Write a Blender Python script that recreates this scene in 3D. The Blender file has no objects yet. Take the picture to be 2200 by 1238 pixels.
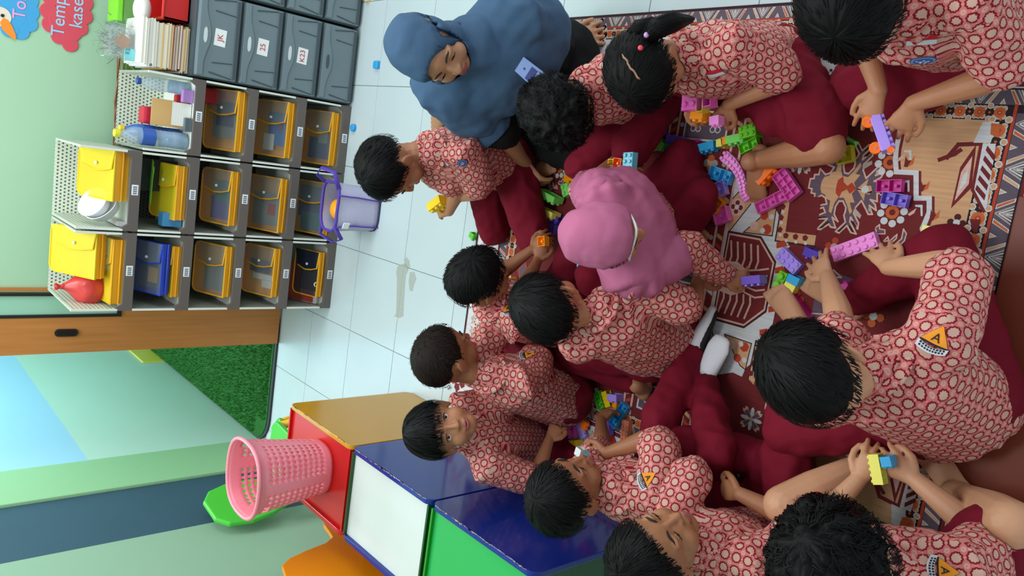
import bpy, bmesh, math, random
import numpy as np
from mathutils import Vector, Matrix, Euler, noise
random.seed(7)
SC = bpy.context.scene
COL = SC.collection
PI = math.pi
# ------------------------------------------------------------------ camera
CF = 1673.93
_pi, _ro, _ya = 0.731986, 0.0071311, 0.2010337
CC = Vector((0.4988, -3.32268, 2.0))
_f = Vector((-math.sin(_ya)*math.cos(_pi), math.cos(_ya)*math.cos(_pi), -math.sin(_pi)))
_r = Vector((math.cos(_ya), math.sin(_ya), 0)); _u = _r.cross(_f)
_R = math.cos(_ro)*_r + math.sin(_ro)*_u
_U = -math.sin(_ro)*_r + math.cos(_ro)*_u
cam = bpy.data.cameras.new('camera'); camo = bpy.data.objects.new('camera', cam); COL.objects.link(camo)
cam.sensor_width = 36; cam.lens = 36*CF/2200; cam.clip_start = 0.05
mw = Matrix.Identity(4)
for i in range(3):
    mw[i][0] = -_U[i]; mw[i][1] = _R[i]; mw[i][2] = -_f[i]; mw[i][3] = CC[i]
camo.matrix_world = mw
SC.camera = camo
def ray(x, y): return _f + _R*((619-y)/CF) - _U*((x-1100)/CF)
def G(x, y, z=0.0):          # the room point at height z that is seen at a pixel
    d = ray(x, y); return CC + d*((z-CC.z)/d.z)
# ------------------------------------------------------------------ light
W = bpy.data.worlds.new('world'); SC.world = W; W.use_nodes = True
W.node_tree.nodes['Background'].inputs[0].default_value = (0.88, 0.93, 0.97, 1)
W.node_tree.nodes['Background'].inputs[1].default_value = 0.66
def area(name, loc, rot, sx, sy, power, col):
    l = bpy.data.lights.new(name, 'AREA'); l.shape = 'RECTANGLE'; l.size = sx; l.size_y = sy
    l.energy = power; l.color = col
    o = bpy.data.objects.new(name, l); COL.objects.link(o); o.location = loc; o.rotation_euler = rot
    return o
area('ceiling_lamp_light', (0.1, 0.0, 3.0), (0, 0, 0), 1.6, 0.8, 42, (0.93, 0.98, 1.0))
area('fill_light_near', (0.35, -2.0, 3.0), (0, 0, 0), 1.2, 0.5, 26, (0.97, 0.98, 1.0))  # added fill to brighten the near carpet, no known lamp here
area('window_daylight', (2.9, -1.0, 2.0), (0, math.radians(68), 0), 1.6, 2.0, 34, (0.95, 1.0, 1.0))
area('nook_fill_light', (-0.90, 1.9, 2.9), (0, 0, 0), 0.5, 1.4, 60, (0.93, 0.98, 1.0))  # added fill that brightens the nook, no visible source
SC.view_settings.view_transform = 'Standard'; SC.view_settings.look = 'None'
SC.view_settings.gamma = 1; SC.view_settings.use_curve_mapping = False
SC.view_settings.exposure = 0.10
# ------------------------------------------------------------------ materials
def lin(c):
    c = c/255.0
    return c/12.92 if c <= 0.04045 else ((c+0.055)/1.055)**2.4
def rgb(c): return (lin(c[0]), lin(c[1]), lin(c[2]), 1)
_MC = {}
def mat(name, col, rough=0.5, spec=0.5, bump=0.0, bscale=60, var=0.0, alpha=1.0, trans=0.0, sss=0.0, coat=0.0, metal=0.0):
    key = (name, tuple(col), rough, alpha)
    if key in _MC: return _MC[key]
    m = bpy.data.materials.new(name); m.use_nodes = True
    nt = m.node_tree; b = nt.nodes['Principled BSDF']
    b.inputs['Base Color'].default_value = rgb(col); b.inputs['Roughness'].default_value = rough
    b.inputs['Specular IOR Level'].default_value = spec; b.inputs['Metallic'].default_value = metal
    b.inputs['Alpha'].default_value = alpha; b.inputs['Transmission Weight'].default_value = trans
    b.inputs['Coat Weight'].default_value = coat
    if sss:
        b.inputs['Subsurface Weight'].default_value = sss; b.inputs['Subsurface Radius'].default_value = (0.01, 0.004, 0.002)
    if var or bump:
        tc = nt.nodes.new('ShaderNodeTexCoord'); n = nt.nodes.new('ShaderNodeTexNoise')
        n.inputs['Scale'].default_value = bscale; n.inputs['Detail'].default_value = 4
        nt.links.new(tc.outputs['Object'], n.inputs['Vector'])
        if var:
            mx = nt.nodes.new('ShaderNodeMix'); mx.data_type = 'RGBA'
            a = rgb(col); k = 1-var
            mx.inputs[6].default_value = (a[0]*k, a[1]*k, a[2]*k, 1)
            mx.inputs[7].default_value = tuple(min(1, v*(1+var)) for v in a[:3]) + (1,)
            nt.links.new(n.outputs['Fac'], mx.inputs[0]); nt.links.new(mx.outputs[2], b.inputs['Base Color'])
        if bump:
            bp = nt.nodes.new('ShaderNodeBump'); bp.inputs['Strength'].default_value = bump; bp.inputs['Distance'].default_value = 0.004
            nt.links.new(n.outputs['Fac'], bp.inputs['Height']); nt.links.new(bp.outputs['Normal'], b.inputs['Normal'])
    _MC[key] = m
    return m
class NT:                      # tiny node-maths helper
    def __init__(s, m): s.t = m.node_tree; s.b = s.t.nodes['Principled BSDF']
    def n(s, k): return s.t.nodes.new(k)
    def put(s, v, sock):
        if isinstance(v, (int, float)): sock.default_value = v
        else: s.t.links.new(v, sock)
    def m(s, op, a, b=0.0, c=0.0):
        n = s.n('ShaderNodeMath'); n.operation = op
        s.put(a, n.inputs[0]); s.put(b, n.inputs[1])
        if op in ('MULTIPLY_ADD', 'SMOOTH_MIN', 'COMPARE'): s.put(c, n.inputs[2])
        return n.outputs[0]
    def mix(s, f, a, b):
        n = s.n('ShaderNodeMix'); n.data_type = 'RGBA'
        s.put(f, n.inputs[0])
        for v, i in ((a, 6), (b, 7)):
            if isinstance(v, tuple): n.inputs[i].default_value = v
            else: s.t.links.new(v, n.inputs[i])
        return n.outputs[2]
    def band(s, v, c, w, e):    # 1 where |v-c|<w, soft edge e
        d = s.m('ABSOLUTE', s.m('SUBTRACT', v, c))
        n = s.n('ShaderNodeMapRange'); n.interpolation_type = 'SMOOTHSTEP'
        s.put(d, n.inputs[0]); n.inputs[1].default_value = w-e; n.inputs[2].default_value = w+e
        n.inputs[3].default_value = 1; n.inputs[4].default_value = 0
        return n.outputs[0]
def color_attr_mat(name, rough, bump=0.0, bscale=900):
    m = bpy.data.materials.new(name); m.use_nodes = True; k = NT(m)
    a = k.n('ShaderNodeVertexColor'); a.layer_name = 'Col'
    k.t.links.new(a.outputs[0], k.b.inputs['Base Color']); k.b.inputs['Roughness'].default_value = rough
    return m
# ------------------------------------------------------------------ objects
ORGN = {}
def link(o, parent=None, org=None):
    COL.objects.link(o)
    if parent is not None:
        o.parent = parent; ORGN[o.name] = ORGN[parent.name]
    else:
        ORGN[o.name] = Vector(org if org is not None else (0, 0, 0)); o.location = ORGN[o.name]
    return o
def tag(o, label=None, cat=None, group=None, kind=None):
    if label: o['label'] = label
    if cat: o['category'] = cat
    if group: o['group'] = group
    if kind: o['kind'] = kind
    return o
def thing(name, label, cat, loc=(0, 0, 0), group=None):
    o = bpy.data.objects.new(name, None); o.empty_display_size = 0.05
    link(o, None, loc); return tag(o, label, cat, group)
class B:                       # collects shapes (room coordinates) and links them as one mesh object
    def __init__(s): s.v = []; s.f = []; s.c = []
    def add(s, vs, fs, col=None):
        k = len(s.v); s.v += [Vector(v) for v in vs]; s.f += [tuple(i+k for i in f) for f in fs]
        s.c += [col]*len(fs); return s
    def box(s, lo, hi, rot=None, piv=None):
        x0, y0, z0 = lo; x1, y1, z1 = hi
        vs = [Vector(p) for p in ((x0,y0,z0),(x1,y0,z0),(x1,y1,z0),(x0,y1,z0),(x0,y0,z1),(x1,y0,z1),(x1,y1,z1),(x0,y1,z1))]
        if rot is not None:
            pv = Vector(piv) if piv is not None else (Vector(lo)+Vector(hi))/2
            vs = [pv + rot @ (v-pv) for v in vs]
        return s.add(vs, [(3,2,1,0),(4,5,6,7),(0,1,5,4),(1,2,6,5),(2,3,7,6),(3,0,4,7)])
    def prism(s, pts, ext):     # polygon pts (3D, planar) extruded by vector ext
        n = len(pts); e = Vector(ext); vs = [Vector(p) for p in pts]; vs = vs + [v+e for v in vs]
        fs = [tuple(range(n-1, -1, -1)), tuple(range(n, 2*n))] + [(i, (i+1) % n, n+(i+1) % n, n+i) for i in range(n)]
        return s.add(vs, fs)
    def tube(s, pts, rad, seg=10, cap=True, flat=None):
        pts = [Vector(p) for p in pts]; n = len(pts)
        if isinstance(rad, (int, float)): rad = [rad]*n
        vs = []; up = None; ax = []
        for i in range(n):
            t = (pts[min(i+1, n-1)]-pts[max(i-1, 0)]).normalized()
            if up is None: up = Vector((0,0,1)) if abs(t.z) < 0.9 else Vector((0,1,0))
            a = t.cross(up).normalized(); b = a.cross(t).normalized(); up = b
            for j in range(seg):
                th = 2*PI*j/seg
                q = a*math.cos(th)*(flat or 1) + b*math.sin(th)
                vs.append(pts[i] + q*rad[i])
            ax.append(t)
        fs = [(i*seg+j, i*seg+(j+1) % seg, (i+1)*seg+(j+1) % seg, (i+1)*seg+j) for i in range(n-1) for j in range(seg)]
        if cap: fs += [tuple(range(seg-1, -1, -1)), tuple((n-1)*seg+j for j in range(seg))]
        return s.add(vs, fs)
    def lathe(s, c, prof, seg=24, ax=(0,0,1), sq=None):   # prof: (radius, height)
        ax = Vector(ax).normalized(); q = ax.to_track_quat('Z', 'Y').to_matrix(); c = Vector(c); vs = []
        for r, h in prof:
            for j in range(seg):
                th = 2*PI*j/seg; k = 1.0
                if sq: k = 1.0/((abs(math.cos(th))**sq + abs(math.sin(th))**sq)**(1.0/sq))
                vs.append(c + q @ Vector((r*k*math.cos(th), r*k*math.sin(th), h)))
        n = len(prof)
        fs = [(i*seg+j, i*seg+(j+1) % seg, (i+1)*seg+(j+1) % seg, (i+1)*seg+j) for i in range(n-1) for j in range(seg)]
        fs += [tuple(range(seg-1, -1, -1)), tuple((n-1)*seg+j for j in range(seg))]
        return s.add(vs, fs)
    def ball(s, c, r, seg=12, rings=8, M=None):
        r = (r, r, r) if isinstance(r, (int, float)) else r
        vs = []; c = Vector(c)
        for i in range(1, rings):
            ph = PI*i/rings
            for j in range(seg):
                th = 2*PI*j/seg
                vs.append(Vector((r[0]*math.sin(ph)*math.cos(th), r[1]*math.sin(ph)*math.sin(th), r[2]*math.cos(ph))))
        t = len(vs); vs += [Vector((0,0,r[2])), Vector((0,0,-r[2]))]
        if M is not None: vs = [M @ v for v in vs]
        vs = [c+v for v in vs]
        fs = [(i*seg+j, (i+1)*seg+j, (i+1)*seg+(j+1) % seg, i*seg+(j+1) % seg) for i in range(rings-2) for j in range(seg)]
        fs += [(t, j, (j+1) % seg) for j in range(seg)] + [(t+1, (rings-2)*seg+(j+1) % seg, (rings-2)*seg+j) for j in range(seg)]
        return s.add(vs, fs)
    def build(s, name, m, parent=None, org=None, smooth=False, bevel=0.0, **kw):
        me = bpy.data.meshes.new(name)
        o = bpy.data.objects.new(name, me); link(o, parent, org)
        og = ORGN[o.name]
        me.from_pydata([v-og for v in s.v], [], s.f)
        if m is not None: me.materials.append(m)
        if bevel:
            bm = bmesh.new(); bm.from_mesh(me)
            bmesh.ops.bevel(bm, geom=[e for e in bm.edges if len(e.link_faces) == 2 and e.calc_face_angle(0) > 0.6], offset=bevel, segments=2, affect='EDGES', profile=0.6)
            bm.to_mesh(me); bm.free()
        if smooth:
            for p in me.polygons: p.use_smooth = True
        if kw: tag(o, **kw)
        return o
def rotz(a): return Matrix.Rotation(a, 3, 'Z')
def text_mesh(name, s, size, m, parent, origin, xdir, ydir, depth=0.0006):
    c = bpy.data.curves.new(name, 'FONT'); c.body = s; c.size = size; c.extrude = depth; c.align_x = 'CENTER'; c.align_y = 'CENTER'
    t = bpy.data.objects.new(name+'_c', c); COL.objects.link(t)
    dg = bpy.context.evaluated_depsgraph_get(); me = bpy.data.meshes.new_from_object(t.evaluated_get(dg))
    bpy.data.objects.remove(t); bpy.data.curves.remove(c)
    x = Vector(xdir).normalized(); z = x.cross(Vector(ydir)).normalized(); y = z.cross(x)
    M = Matrix((x, y, z)).transposed()
    o = bpy.data.objects.new(name, me); link(o, parent)
    for v in me.vertices: v.co = Vector(origin)-ORGN[o.name] + M @ v.co
    me.materials.clear(); me.materials.append(m)
    return o
# ================================================================== room shell
m_tile = mat('glazed_tile', (186, 203, 206), 0.22, 0.5, var=0.05, bscale=3)
m_grout = mat('grout', (120, 128, 122), 0.9)
floor = B().box((-1.35, -3.6, -0.05), (2.2, 0.79, -0.003)).build('floor', m_grout, kind='structure')
def bevel_box_mesh(name, sx, sy, sz, bv, m):
    bm = bmesh.new(); bmesh.ops.create_cube(bm, size=1)
    bmesh.ops.scale(bm, vec=(sx, sy, sz), verts=bm.verts)
    bmesh.ops.bevel(bm, geom=[e for e in bm.edges if all(v.co.z > 0 for v in e.verts)], offset=bv, segments=1, affect='EDGES')
    me = bpy.data.meshes.new(name); bm.to_mesh(me); bm.free(); me.materials.append(m); return me
tme = bevel_box_mesh('tile', 0.3972, 0.3972, 0.02, 0.0008, m_tile)
for i in range(-4, 6):
    for j in range(-9, 2):
        o = bpy.data.objects.new('tile', tme); COL.objects.link(o); o.parent = floor
        o.location = (i*0.4+0.2-0.0, j*0.4+0.2, -0.01+random.uniform(-0.0004, 0.0))
m_lime = mat('lime_wall_paint', (163, 202, 170), 0.55, 0.3, var=0.04, bscale=2)
m_mint = mat('mint_wall_paint', (190, 222, 208), 0.5, 0.3, var=0.04, bscale=2)
m_lblue = mat('light_blue_wall_paint', (164, 210, 240), 0.5, 0.3)
m_slate = mat('slate_blue_paint', (58, 86, 104), 0.5, 0.3, var=0.06, bscale=4)
m_green2 = mat('green_pillar_paint', (150, 198, 150), 0.5, 0.3)
B().box((-0.36, 0.79, 0), (2.2, 0.87, 3.0)).build('wall_back', m_lime, kind='structure')
B().box((-1.38, 0.88, 0), (-1.30, 3.2, 0.92)).build('wall_left', m_mint, kind='structure')
B().box((-1.38, 0.88, 0.92), (-1.30, 3.2, 3.0)).build('wall_left.001', m_lblue, kind='structure')
B().box((-1.38, 3.2, 0), (-0.2, 3.28, 3.0)).build('wall_far', m_mint, kind='structure')
B().box((-1.38, 0.50, 0), (-1.285, 0.88, 3.0)).build('trim_1', m_green2, bevel=0.004, kind='structure')
B().box((-1.38, 0.0, 0), (-1.30, 0.50, 3.0)).build('wall_left.002', m_slate, kind='structure')
B().box((-1.38, -3.6, 0), (-1.30, 0.0, 3.0)).build('wall_left.003', mat('soft_green_wall_paint', (145, 180, 154), 0.5, 0.3, var=0.04, bscale=2), kind='structure')
B().box((-0.44, 0.87, 0), (-0.36, 3.2, 3.0)).build('wall_right', m_mint, kind='structure')
B().box((-1.35, 0.79, -0.05), (-0.44, 3.2, -0.004)).build('floor.001', m_grout, kind='structure')
B().box((-1.299, 2.60, 0.0), (-1.29, 3.2, 0.16)).build('baseboard_left', mat('yellow_paint', (225, 215, 80), 0.5), kind='structure')
# door leaf with its window and pull
m_wood = mat('door_wood', (190, 122, 60), 0.45, 0.4)
def wood_nodes(m, c1, c2, sc=(1, 1, 14)):
    k = NT(m); tc = k.n('ShaderNodeTexCoord'); mp = k.n('ShaderNodeMapping'); mp.inputs['Scale'].default_value = sc
    n = k.n('ShaderNodeTexNoise'); n.inputs['Scale'].default_value = 4; n.inputs['Detail'].default_value = 6
    k.t.links.new(tc.outputs['Object'], mp.inputs[0]); k.t.links.new(mp.outputs[0], n.inputs['Vector'])
    k.t.links.new(k.mix(n.outputs['Fac'], rgb(c1), rgb(c2)), k.b.inputs['Base Color'])
wood_nodes(m_wood, (170, 104, 48), (205, 136, 72), (14, 14, 0.8))
m_black = mat('black_plastic', (22, 24, 24), 0.35)
m_glass_g = mat('frosted_green_glass', (150, 200, 175), 0.25, 0.5)
door = B().box((-0.665, 0.745, 0.015), (-0.482, 0.785, 3.0)).box((-0.482, 0.745, 0.015), (-0.366, 0.785, 0.86)).build('door_1', m_wood, kind='structure')
B().box((-0.482, 0.752, 0.874), (-0.38, 0.770, 2.9)).build('window_pane', m_glass_g, door)
w = B(); w.box((-0.488, 0.740, 0.855), (-0.474, 0.772, 2.9)); w.box((-0.474, 0.740, 0.855), (-0.366, 0.772, 0.874)); w.box((-0.384, 0.740, 0.874), (-0.372, 0.772, 2.9))
w.build('window_frame', m_black, door)
h = B(); n = 20
pts = [Vector((-0.5635+0.019*math.cos(a), 0.744, (1.125 if 0 <= a < PI else 1.062)+0.019*math.sin(a))) for a in [2*PI*i/n for i in range(n)]]
h.prism(pts, (0, -0.006, 0)); hd = h.build('door_pull', m_black, door, bevel=0.001)
h = B(); pts = [Vector((-0.5635+0.012*math.cos(a), 0.7375, (1.122 if 0 <= a < PI else 1.065)+0.012*math.sin(a))) for a in [2*PI*i/n for i in range(n)]]
h.prism(pts, (0, -0.0008, 0)).build('recess', mat('pull_recess', (8, 9, 9), 0.2), hd)
B().box((-0.366, 0.765, 0), (-0.352, 0.79, 3.0)).build('trim_2', m_wood, kind='structure')
# grass mat with rubber edge
m_grass = mat('artificial_grass', (34, 92, 36), 0.8, 0.2, var=0.35, bscale=40)
def rounded(x0, y0, x1, y1, r, n=6, corners=(1,1,1,1)):
    out = []
    for k, (cx, cy, a0) in enumerate(((x1-r, y1-r, 0), (x0+r, y1-r, PI/2), (x0+r, y0+r, PI), (x1-r, y0+r, 1.5*PI))):
        if corners[k]: out += [(cx+r*math.cos(a0+PI/2*i/n), cy+r*math.sin(a0+PI/2*i/n)) for i in range(n+1)]
        else: out.append(((x1 if k in (0, 3) else x0), (y1 if k < 2 else y0)))
    return out
gm = thing('grass_mat', 'green artificial grass mat beyond the wooden door', 'mat', (-0.9, 1.9, 0))
o2 = rounded(-1.29, 0.76, -0.45, 2.95, 0.16, 8, (0, 0, 1, 1))
B().prism([(x, y, 0.0) for x, y in o2], (0, 0, 0.012)).build('rubber_edge', mat('dark_rubber', (40, 52, 54), 0.6), gm)
B().prism([(x, y, 0.012) for x, y in rounded(-1.285, 0.785, -0.46, 2.94, 0.15, 8, (0, 0, 1, 1))], (0, 0, 0.004)).build('backing', m_grass, gm)
gb = B()
for i in range(15000):
    x = random.uniform(-1.275, -0.47); y = 0.80 + 2.1*random.random()**1.35; a = random.uniform(0, 2*PI); hgt = random.uniform(0.012, 0.024)
    if x < -1.15 and y < 0.92: continue
    p = Vector((x, y, 0.015)); d = Vector((math.cos(a), math.sin(a), 0))*0.0022; tp = p+Vector((random.uniform(-.008, .008), random.uniform(-.008, .008), hgt))
    gb.add([p-d, p+d, tp], [(0, 1, 2)])
gb.build('grass_blades', mat('grass_blade', (40, 112, 42), 0.6, 0.3, var=0.5, bscale=90), gm, kind='stuff')
# ------------------------------------------------------------------ shelf towers
m_fascia = mat('taupe_plastic', (98, 92, 88), 0.45)
m_white = mat('white_plastic', (222, 230, 222), 0.4)
m_tagw = mat('white_label', (238, 242, 242), 0.5)
m_ink = mat('ink', (40, 52, 70), 0.6)
def perforated(name, col, dark):
    m = bpy.data.materials.new(name); m.use_nodes = True; k = NT(m)
    tc = k.n('ShaderNodeTexCoord'); sp = k.n('ShaderNodeSeparateXYZ'); k.t.links.new(tc.outputs['Object'], sp.inputs[0])
    h = k.m('ADD', sp.outputs[0], sp.outputs[1])
    row = k.m('MULTIPLY', sp.outputs[2], 62); stag = k.m('MULTIPLY', k.m('FLOOR', row), 0.5)
    fx = k.m('SUBTRACT', k.m('FRACT', k.m('ADD', k.m('MULTIPLY', h, 62), stag)), 0.5); fy = k.m('SUBTRACT', k.m('FRACT', row), 0.5)
    r = k.m('SQRT', k.m('ADD', k.m('MULTIPLY', fx, fx), k.m('MULTIPLY', fy, fy)))
    k.t.links.new(k.mix(k.band(r, 0, 0.27, 0.05), rgb(col), rgb(dark)), k.b.inputs['Base Color']); k.b.inputs['Roughness'].default_value = 0.45
    return m
m_perf = perforated('perforated_plastic', (214, 224, 208), (92, 100, 88)); m_perfs = perforated('shaded_perforated_plastic', (150, 156, 146), (70, 76, 70)); m_perfd = perforated('deep_shaded_perforated_plastic', (92, 96, 90), (40, 44, 42))  # lower tiers: cubby shade put into darker copies of the white panel
YF, YB = 0.22, 0.66
def tower(x0, x1, tiers, label):
    t = thing('shelf_unit', label, 'shelf', ((x0+x1)/2, (YF+YB)/2, 0))
    for k in range(tiers):
        z = k*0.24
        b = B(); b.box((x0+0.004, YF+0.012, z+0.022), (x1-0.004, YB, z+0.036)); b.build('shelf_board', m_white, t)
        f = B(); xs = x1-x0; n = 0.05    # front rail with flared ends
        pts = [(x0, z), (x1, z), (x1, z+0.068), (x1-0.014, z+0.068), (x1-0.03, z+0.043), (x0+0.03, z+0.043), (x0+0.014, z+0.068), (x0, z+0.068)]
        f.prism([(x, YF, zz) for x, zz in pts], (0, 0.014, 0)); fr = f.build('front_rail', m_fascia, t, bevel=0.002)
        lb = B(); lb.box((x0+xs*0.52-0.022, YF-0.001, z+0.009), (x0+xs*0.52+0.022, YF, z+0.035)); lo = lb.build('name_tag', m_tagw, fr)
        tx = B()
        for q in range(4): tx.box((x0+xs*0.52-0.018+q*0.009, YF-0.0015, z+0.014), (x0+xs*0.52-0.0115+q*0.009, YF-0.001, z+0.030))
        tx.build('name_tag_print', mat('tag_print', (120, 132, 150), 0.6), fr)
        for sx in (x0, x1-0.009):
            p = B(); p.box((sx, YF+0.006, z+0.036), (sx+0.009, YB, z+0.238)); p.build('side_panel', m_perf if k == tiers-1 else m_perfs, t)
            r = B(); r.box((sx, YF-0.001, z+0.06), (sx+0.009, YF+0.006, z+0.24)); r.build('edge_rail', m_white, t, bevel=0.001)
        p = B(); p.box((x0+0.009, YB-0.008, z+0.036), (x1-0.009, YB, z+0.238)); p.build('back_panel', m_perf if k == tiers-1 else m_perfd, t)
    return t
tower(-0.337, 0.004, 5, 'plastic cubby shelf tower nearest the wooden door')
tower(0.012, 0.354, 5, 'middle plastic cubby shelf tower topped by a yellow bag and white bowls')
tower(0.362, 0.694, 4, 'plastic cubby shelf tower beside the grey drawers, water bottles on top')
# ------------------------------------------------------------------ drawer cabinets
m_gd = mat('grey_drawer_plastic', (112, 130, 136), 0.35, 0.5)
m_gd2 = mat('dark_grey_drawer_plastic', (66, 80, 86), 0.45)
m_slot = mat('lit_slot_plastic', (205, 215, 216), 0.3)  # light reflecting in the grip slot, painted as a pale tone
m_red_ink = mat('red_ink', (190, 50, 60), 0.6)
def cabinet(x0, x1, label, codes):
    t = thing('drawer_cabinet', label, 'drawers', ((x0+x1)/2, 0.45, 0))
    b = B(); b.box((x0, 0.235, 0.0), (x1, 0.66, 0.785)); b.build('cabinet_body', m_gd2, t, bevel=0.008)
    for k in range(4):
        z = 0.006+k*0.194; c = codes[3-k] if codes else None
        d = B(); d.box((x0+0.006, 0.213, z+0.006), (x1-0.006, 0.26, z+0.186)); dr = d.build('drawer', m_gd, t, bevel=0.008)
        # wavy top lip that hides the hand grip
        xm = (x0+x1)/2; hw = (x1-x0)/2-0.012; top = z+0.184; pts = [(xm-hw, top), (xm+hw, top)]
        for i in range(17):
            u = 1-2*i/16; pts.append((xm+hw*u, top-0.026-0.026*(0.5+0.5*math.cos(PI*min(1, abs(u)*1.35)))))
        l = B(); l.prism([(x, 0.206, zz) for x, zz in pts], (0, 0.01, 0)); l.build('grip_lip', m_gd, dr, bevel=0.002)
        s = B(); s.prism([(xm+0.033*math.cos(a)*abs(math.cos(a))**-0.3 if abs(math.cos(a)) > 1e-6 else xm, 0.2045, top-0.027+0.008*math.sin(a)) for a in [2*PI*i/16 for i in range(16)]], (0, 0.002, 0))
        s.build('grip_slot', m_slot if k else m_gd2, dr)
        rb = B()
        for sg in (-1, 1):
            rb.tube([(xm+sg*(hw-0.002), 0.213, z+0.03), (xm+sg*(hw-0.018), 0.2115, z+0.13)], 0.003, 6)
            rb.tube([(xm+sg*(hw-0.068), 0.213, z+0.03), (xm+sg*(hw-0.060), 0.2115, z+0.12)], 0.0025, 6)
        rb.box((x0+0.014, 0.205, z+0.014), (x1-0.014, 0.214, z+0.026)); rb.build('moulding', m_gd2, dr, bevel=0.001)
        if c:
            lb = B(); lb.box((xm-0.036, 0.2118, z+0.066), (xm+0.036, 0.2128, z+0.116), rot=Matrix.Rotation(0.06, 3, 'Y')); lb.build('paper_label', m_tagw, dr)
            text_mesh('label_code', c, 0.034, m_red_ink, dr, (xm, 0.2112, z+0.091), (1, 0, 0), (0, 0, 1), 0.0003)
    return t
cabinet(0.702, 1.066, 'grey plastic drawer cabinet with three white number labels beside the cubbies', ['JK', '25', 'K23', None])
cabinet(1.074, 1.44, 'grey plastic drawer cabinet without labels cut off at the frame edge', None)
# ------------------------------------------------------------------ bags and things in the cubbies
m_yel = mat('yellow_vinyl', (236, 172, 20), 0.45, bump=0.25, bscale=25)
m_yel2 = mat('bright_yellow_vinyl', (228, 196, 24), 0.4, bump=0.25, bscale=25)
m_ytrans = mat('translucent_yellow_vinyl', (224, 204, 40), 0.35, alpha=0.8)
m_clear = mat('clear_vinyl', (150, 160, 160), 0.12, 0.7, alpha=0.30)
m_bluev = mat('blue_vinyl', (38, 70, 190), 0.4)
m_button = mat('white_snap', (230, 235, 230), 0.4)
PAPER = {'navy': (58, 72, 112), 'grey': (120, 128, 126), 'blue': (52, 110, 180), 'white': (212, 216, 210), 'red': (170, 52, 44), 'tan': (168, 130, 84), 'teal': (60, 110, 120), 'dark': (46, 48, 54), 'violet': (92, 84, 150), 'pink': (190, 110, 130)}
def pm(k): return mat('paper_'+k, PAPER[k], 0.6)
def bag(x0, x1, z, depth, th, tilt, label, papers=(), y0=None, body=None, gus=None, flap=0.36, yaw=0.0, group=None, trim=None, cloth_flap=None):
    y0 = YF+0.03 if y0 is None else y0
    org = Vector(((x0+x1)/2, y0, z)); w = x1-x0
    R3 = rotz(yaw) @ Matrix.Rotation(tilt, 3, 'X')
    T = lambda x, y, h: org + R3 @ Vector((x, y, h))
    body = body or m_clear; gus = gus or m_yel; trim = trim or gus
    t = thing('satchel_bag', label, 'bag', org, group)
    out = rounded(-w/2, 0, w/2, depth, 0.03, 5, (1, 1, 0, 0))
    # gusset: the coloured strip round the pouch, thicker at the open front
    g = B(); n = len(out); thb = th*0.55
    lo = []; hi = []
    for x, y in out:
        k = y/depth; tt = th*(1-k)+thb*k; lo.append(T(x, y, 0)); hi.append(T(x, y, tt))
    g.add(lo+hi, [(i, (i+1) % n, n+(i+1) % n, n+i) for i in range(n)] + [tuple(range(n-1, -1, -1))])
    # crease line of the front strip
    g.tube([T(-w/2, -0.003, th*0.45), T(0, -0.006, th*0.5), T(w/2, -0.003, th*0.45)], 0.004, 6)
    g.build('gusset', gus, t)
    p = B(); p.add(hi, [tuple(range(n))]); p.build('pouch_panel', body, t)
    p = B(); p.tube(hi+[hi[0]], 0.0042, 6, cap=False); p.build('piping', trim, t)
    # flap
    fw = w*flap; f = B(); m = 8; a = []; bsh = 0.012
    fo = [(w/2, 0.0), (w/2-fw, depth*0.06), (w/2-fw-0.012, depth*0.3), (w/2-fw-0.016, depth*0.55), (w/2-fw, depth*0.85), (w/2, depth)]
    fl = [T(x, y, th*(1-y/depth)+thb*y/depth+0.006+0.012*math.sin(PI*min(1, (w/2-x)/max(fw, 1e-4)))) for x, y in fo]
    f.add(fl, [tuple(range(len(fl)))]); fo_ = f.build('flap', cloth_flap or body, t)
    p = B(); p.tube(fl[:5], 0.0038, 6); p.build('flap_piping', trim, fo_)
    c = T(w/2-fw*0.82, depth*0.45, th*0.8+0.012); nn = R3 @ Vector((0, 0, 1))
    B().lathe(c, [(0.0001, 0.003), (0.006, 0.003), (0.007, 0.0), (0.007, -0.002)], 10, nn).build('snap_button', m_button, fo_)
    for q, (k, xa, xb, ya, yb) in enumerate(papers):
        b = B(); h1 = th*0.45+0.004*q
        pts = [T(xa*w, ya*depth, h1), T(xb*w, ya*depth, h1), T(xb*w, yb*depth, h1*0.8), T(xa*w, yb*depth, h1*0.8)]
        b.prism(pts, R3 @ Vector((0, 0, 0.003))); b.build('paper_inside', pm(k), t)
    return t
GB = 'clear yellow-edged bags in the cubbies'
c1, c2, c3 = -0.33, 0.02, 0.372
za = lambda k: 0.04+0.24*k
bag(c3+0.03, c3+0.30, za(2), 0.22, 0.05, 0.42, 'clear yellow-edged bag in the cubby beside the drawers, red pouch behind it', [('grey', -.3, .1, .1, .8), ('navy', -.1, .3, .2, .7)], group=GB)
bag(c3+0.03, c3+0.29, za(1), 0.22, 0.05, 0.46, 'clear bag with blue and red supplies inside, in the middle cubby beside the grey drawers', [('blue', -.3, .3, .1, .6), ('white', -.4, -.1, .4, .7), ('red', .0, .1, .2, .3)], group=GB)
bag(c3+0.02, c3+0.28, za(0), 0.2, 0.055, 0.42, 'clear bag with orange-yellow gusset in the bottom cubby beside the grey drawers', [('navy', -.4, .0, .1, .8), ('grey', -.1, .2, .2, .5)], group=GB)
bag(c2+0.04, c2+0.29, za(2), 0.2, 0.05, 0.45, 'clear bag holding a violet dotted booklet in the middle tower, third cubby up', [('violet', -.42, .0, .1, .7), ('teal', -.1, .3, .1, .6)], group=GB)
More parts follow.
